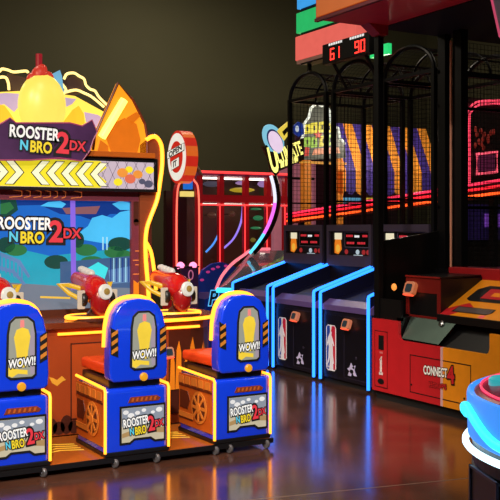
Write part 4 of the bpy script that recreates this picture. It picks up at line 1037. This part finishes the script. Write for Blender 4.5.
# carnival stall with a striped awning
SY = 14.3
st = thing('carnival_stall', 'carnival game stall with a purple and orange striped awning behind the cages', 'game stall', (onY(375, 228, SY).x, SY + .6, 0))
V = lambda px, py, Y=SY: onY(px, py, Y)
st_o = M('awning_orange', (236, 150, 46), .6, emit=.06); st_p = M('awning_purple', (66, 46, 140), .6, emit=.05)  # weak emission in both fabrics imitates light falling on them
mb = MB(); n_s = 11
xa, xb = V(336, 180).x, V(440, 180).x
zf, zk, zbt = V(380, 172).z, V(380, 126, SY + .42).z, V(380, 194).z
for k in range(n_s):
    x0 = xa + (xb - xa) * k / n_s; x1 = xa + (xb - xa) * (k + 1) / n_s; xm = (x0 + x1) / 2; mi = k % 2
    mb.prism([(x0, SY, zf), (x1, SY, zf), (x1 - .0, SY + .42, zk), (x0 - .0, SY + .42, zk)], (0, .0, -.02), mi)
    pts = [(x0, SY, zf), (x0, SY, zbt + .05), (x0 + (x1 - x0) * .25, SY, zbt), (xm, SY, zbt - .03), (x1 - (x1 - x0) * .25, SY, zbt), (x1, SY, zbt + .05), (x1, SY, zf)]
    mb.prism(pts, (0, .02, 0), mi)
mb.build('awning', [st_o, st_p], st)
sx0, sx1 = V(303, 180).x, V(346, 180).x
MB().box(xa, xb, SY + 1.3, SY + 1.4, 0, zk).build('stall_back', M('stall_back_plum', (70, 36, 60), .6), st)
MB().box(sx0, xb, SY + .1, SY + .9, 0, 1.05).build('counter', M('counter_red', (110, 24, 30), .5), st)
MB().box(sx0, sx1, SY + 1.0, SY + 1.1, 1.05, V(320, 160).z).build('side_back', M('side_back_pink', (196, 120, 140), .5, emit=.28), st)  # pink light on this back is put into its glowing colour
for px in (308, 340):
    x = V(px, 0).x; MB().box(x - .07, x + .07, SY + .0, SY + .15, 0, V(px, 160).z).build('post', M('stall_post_orange', (220, 130, 40), .5, emit=.22), st)
p0, p1 = V(303, 161), V(346, 158); MB().box(p0.x, p1.x, SY - .02, SY + .12, p1.z - .12, p0.z).build('beam', M('beam_gold', (250, 170, 60), .5, emit=.6), st)
x = (p0.x + p1.x) / 2; z = V(320, 176).z
MB().tube([(p0.x + .1, SY + .9, z), (p1.x - .1, SY + .9, z)], .025).build('dark_rail', black, st)
gs = [V(px, py, SY - .03) for px, py in ((300, 160), (299, 145), (303, 136), (304, 124), (309, 117), (311, 108), (317, 103), (321, 106), (326, 105), (330, 112), (331, 124), (338, 128), (340, 138), (345, 144), (346, 158))]
gsn = MB().prism(gs, (0, .04, 0)).build('sign_board', M('sign_board_grey', (104, 108, 96), .4, emit=.35), st)
MB().tube(gs[:-1], .025).build('sign_outline', LED('pale_outline', (.80, .84, .72), .9), gsn, smooth=True)
gp = Plane((0, SY - .03, 0), (1, 0, 0), (0, 0, 1)); W_ = lambda px, py: (lambda p: (p.x, p.z))(V(px, py, SY - .03))
mb = MB()
for (px, py, w_, h_, mi) in ((307, 129, 6, 8, 0), (314, 128, 6, 9, 0), (322, 127, 6, 9, 0), (329, 128, 4, 8, 0), (307, 142, 6, 8, 1), (314, 142, 5, 9, 1), (323, 141, 6, 9, 0), (330, 140, 5, 9, 1)):
    w_ *= 1.25; h_ *= 1.3
    gp.poly(mb, [W_(px - w_ / 2, py + h_ / 2), W_(px + w_ / 2, py + h_ / 2 - 1), W_(px + w_ / 2 - .5, py - h_ / 2), W_(px - w_ / 2 + .8, py - h_ / 2 + 1)], 0, .01, mi)
    gp.poly(mb, [W_(px - .8, py + h_ / 5), W_(px + .8, py + h_ / 5), W_(px + .8, py - h_ / 5), W_(px - .8, py - h_ / 5)], .01, .004, 4)
star = [W_(317.5 + (5 if k % 2 == 0 else 2) * math.sin(k * PI / 5), 135 - (5 if k % 2 == 0 else 2) * math.cos(k * PI / 5)) for k in range(10)]
gp.poly(mb, star, .016, .006, 2)
gp.poly(mb, [W_(304, 156), W_(308, 156), W_(309, 148), W_(305, 147)], .01, .006, 2); gp.poly(mb, [W_(312, 155), W_(340, 153), W_(338, 147), W_(314, 149)], .004, .004, 3)
mb.build('sign_print', [M('print_yellow', (230, 214, 50), .4, emit=.8), M('print_lime', (150, 196, 50), .4, emit=.7), M('print_red', (214, 50, 40), .4, emit=.7), M('print_peach', (236, 150, 110), .4, emit=.7), ink], gsn)
cols = [('yellow', (240, 210, 60)), ('cyan', (60, 190, 220)), ('pink', (230, 120, 150)), ('white', (230, 230, 220)), ('orange', (230, 130, 50)), ('green', (90, 170, 90)), ('violet', (130, 90, 190))]
for k, (nm, c_) in enumerate(cols):
    p = V(352 + k * 11.5, 210, SY + .5); r_ = .075 + .012 * (k % 3)
    o = MB().ell((p.x, SY + .5, 1.05 + r_), (r_, r_ * .9, r_), 14, 10).build('prize_ball', M('prize_ball_' + nm, c_, .5, emit=.4), None, smooth=True)
    tag(o, nm + ' prize ball on the counter under the striped awning', 'ball', 'prize balls on the stall counter')
for px, c_, nm in ((352, (110, 190, 230), 'pale_blue'), (375, (240, 200, 70), 'amber'), (395, (250, 220, 120), 'warm_white')):
    p0, p1 = V(px - 8, 203, SY + 1.25), V(px + 8, 201, SY + 1.25)
    MB().box(p0.x, p1.x, SY + 1.22, SY + 1.29, p0.z - .02, p1.z + .06).build('shelf_light', M('shelf_light_' + nm, c_, .4, emit=.6), st)

gp0, gp1 = onX(371, 57, 8.9), onX(389, 41, 8.9)
gsg = thing('green_sign', 'small green lit sign hanging from the ceiling behind the scoreboard', 'sign', (8.9, gp0.y, gp0.z))
MB().box(8.88, 8.95, gp1.y, gp0.y, gp0.z - .02, gp0.z + .14).build('sign_box', M('green_light', (40, 220, 120), .4, emit=.9), gsg)
MB().box(8.90, 8.93, (gp0.y + gp1.y) / 2 - .015, (gp0.y + gp1.y) / 2 + .015, gp0.z + .14, RZ).build('rod', blackm, gsg)

# long sloping red neon rail behind the cages
RXP = 8.45
nr = thing('neon_rail_ramp', 'long sloping ramp edged with three red and orange neon tubes, behind the cages', 'ramp', (RXP, 10.5, 0))
Nn = lambda px, py: onX(px, py, RXP)
for (a, b, c_) in (((287, 214), (520, 177), LED('rail_rose', (1.0, .03, .09), 1.7)), ((287, 217), (520, 183), LED('rail_red', (1.0, .015, .03), 1.6)), ((287, 221), (520, 190), LED('rail_orange', (1.0, .09, .012), 2.4))):
    MB().tube([Nn(*a), Nn(*b)], .017).build('neon_tube', c_, nr, smooth=True)
a, b = Nn(287, 221), Nn(520, 190); a2, b2 = Nn(308, 221), Nn(520, 191)
MB().prism([Nn(287, 212), Nn(520, 175), Nn(520, 193), Nn(287, 224)], (.05, 0, 0)).build('side_board', M('board_dark_red', (50, 10, 12), .5), nr) .location = (.03, 0, 0)
for t in (.06, .45, .9):
    p = a.lerp(b, t); MB().box(RXP + .04, RXP + .12, p.y - .04, p.y + .04, 0, p.z).build('leg', blackm, nr)

# red neon arch machine seen through the right-hand net
NY = 11.6
na = thing('neon_arch_machine', 'dark machine outlined by a red neon arch, seen through the right-hand net', 'arcade machine', (onY(485, 228, NY).x, NY + .3, 0))
Q = lambda px, py: onY(px, py, NY)
MB().box(Q(464, 0).x, Q(530, 0).x, NY + .05, NY + .7, 0, Q(480, 98).z).build('body', M('arch_body', (24, 12, 16), .5), na)
for dx in (0, 3):
    MB().tube(spline([Q(466.5 + dx, 186), Q(466.5 + dx, 150), Q(466.5 + dx, 118), Q(469 + dx, 109 + dx * .5), Q(475 + dx * .6, 103 + dx), Q(484, 101 + dx), Q(505, 101 + dx), Q(514, 108), Q(517, 118), Q(517, 180)], 5), .018).build('neon_arch', LED('arch_red', (1.0, .06, .12), 1.3), na, smooth=True)
MB().tube([Q(477, 154), Q(497, 152), Q(497, 172), Q(477, 174)], .022, 8, True).build('neon_frame', LED('frame_red', (1.0, .10, .16), 1.4), na, smooth=True)
p0, p1 = Q(479, 171), Q(495, 155); MB().box(p0.x, p1.x, NY, NY + .05, p0.z, p1.z).build('small_screen', M('screen_maroon', (120, 40, 80), .3, emit=.35), na)
mb = MB()
for k in range(14):
    px, py = 474 + random.random() * 24, 128 + random.random() * 20
    p = Q(px, py); mb.ell((p.x, NY, p.z), (.03, .02, .05), 8, 6)
bulbs = mb.build('bulb_cluster', M('bulb_rust', (170, 50, 40), .4, emit=.35), na)
p0, p1 = Q(484, 227), Q(508, 214); MB().box(p0.x, p1.x, NY - .02, NY + .05, p0.z, p1.z).build('violet_screen', M('screen_violet', (130, 70, 190), .3, emit=.55), na)
p0, p1 = Q(470, 240), Q(515, 205); MB().box(p0.x, p1.x, NY, NY + .05, p0.z, p1.z).build('screen_panel', M('panel_indigo', (40, 26, 80), .3, emit=.2), na)

# ------------------------------------------------------------------ lights
def area(name, loc, size, power, col, rot=(0, 0, 0), sy=None):
    l = bpy.data.lights.new(name, 'AREA'); l.energy = power; l.color = col; l.size = size
    if sy: l.shape = 'RECTANGLE'; l.size_y = sy
    o = bpy.data.objects.new(name, l); COL.objects.link(o); o.location = loc; o.rotation_euler = rot
    return o
for (x, y, p) in ((2.0, 3.5, 110), (2.0, 10.5, 110), (8.0, 4.0, 60), (7.5, 15.0, 150), (-1.5, 14.5, 150), (12.5, 9.0, 50)):
    area('ceiling_lamp', (x, y, RZ - .12), 1.4, p, (1.0, .87, .68))
def aim(loc, to): return (Vector(to) - Vector(loc)).to_track_quat('-Z', 'Y').to_euler()
def spot(loc, to, power, col, ang):  # unseen spots added to brighten the seats, console and right-hand machine
    l = bpy.data.lights.new('fill_spot', 'SPOT'); l.energy = power; l.color = col; l.spot_size = math.radians(ang); l.spot_blend = .7; l.shadow_soft_size = .12
    o = bpy.data.objects.new('fill_spot', l); COL.objects.link(o); o.location = loc; o.rotation_euler = aim(loc, to); return o
spot((0.0, 0.6, 5.4), (2.6, 6.5, .7), 2600, (1.0, .95, .9), 40)
spot((-2.0, 3.2, 5.6), (2.4, 7.4, 1.1), 1300, (1.0, .72, .42), 40)  # added warm spot stands in for orange glow on the console
spot((1.5, 4.6, 6.0), (5.9, 7.2, .5), 600, (1.0, .93, .86), 50)
w = bpy.data.worlds.new('room_air'); scene.world = w; w.use_nodes = True
w.node_tree.nodes['Background'].inputs['Color'].default_value = (.02, .018, .015, 1)

# ------------------------------------------------------------------ camera
cam = bpy.data.cameras.new('camera'); co = bpy.data.objects.new('camera', cam); COL.objects.link(co)
cam.sensor_width = 36.0; cam.lens = FPX / 500 * 36.0; cam.shift_y = -(250 - HOR) / 500
co.location = (0, 0, EYE); co.rotation_euler = (PI / 2, 0, -YAW)
scene.camera = co
vs = scene.view_settings
vs.view_transform = 'Standard'; vs.look = 'None'; vs.exposure = 0.0; vs.gamma = 1.0; vs.use_curve_mapping = False
for px, p in ((388, 60), (425, 50)):  # unseen point lights added to brighten the awning and stall sign
    l = bpy.data.lights.new('awning_fill', 'POINT'); l.energy = p; l.color = (1.0, .86, .66); l.shadow_soft_size = .12
    o = bpy.data.objects.new('awning_fill', l); COL.objects.link(o); o.location = onY(px, 130, SY - .9)
scene.cycles.use_denoising = True
scene.cycles.max_bounces = 6
scene.cycles.sample_clamp_indirect = 4.0
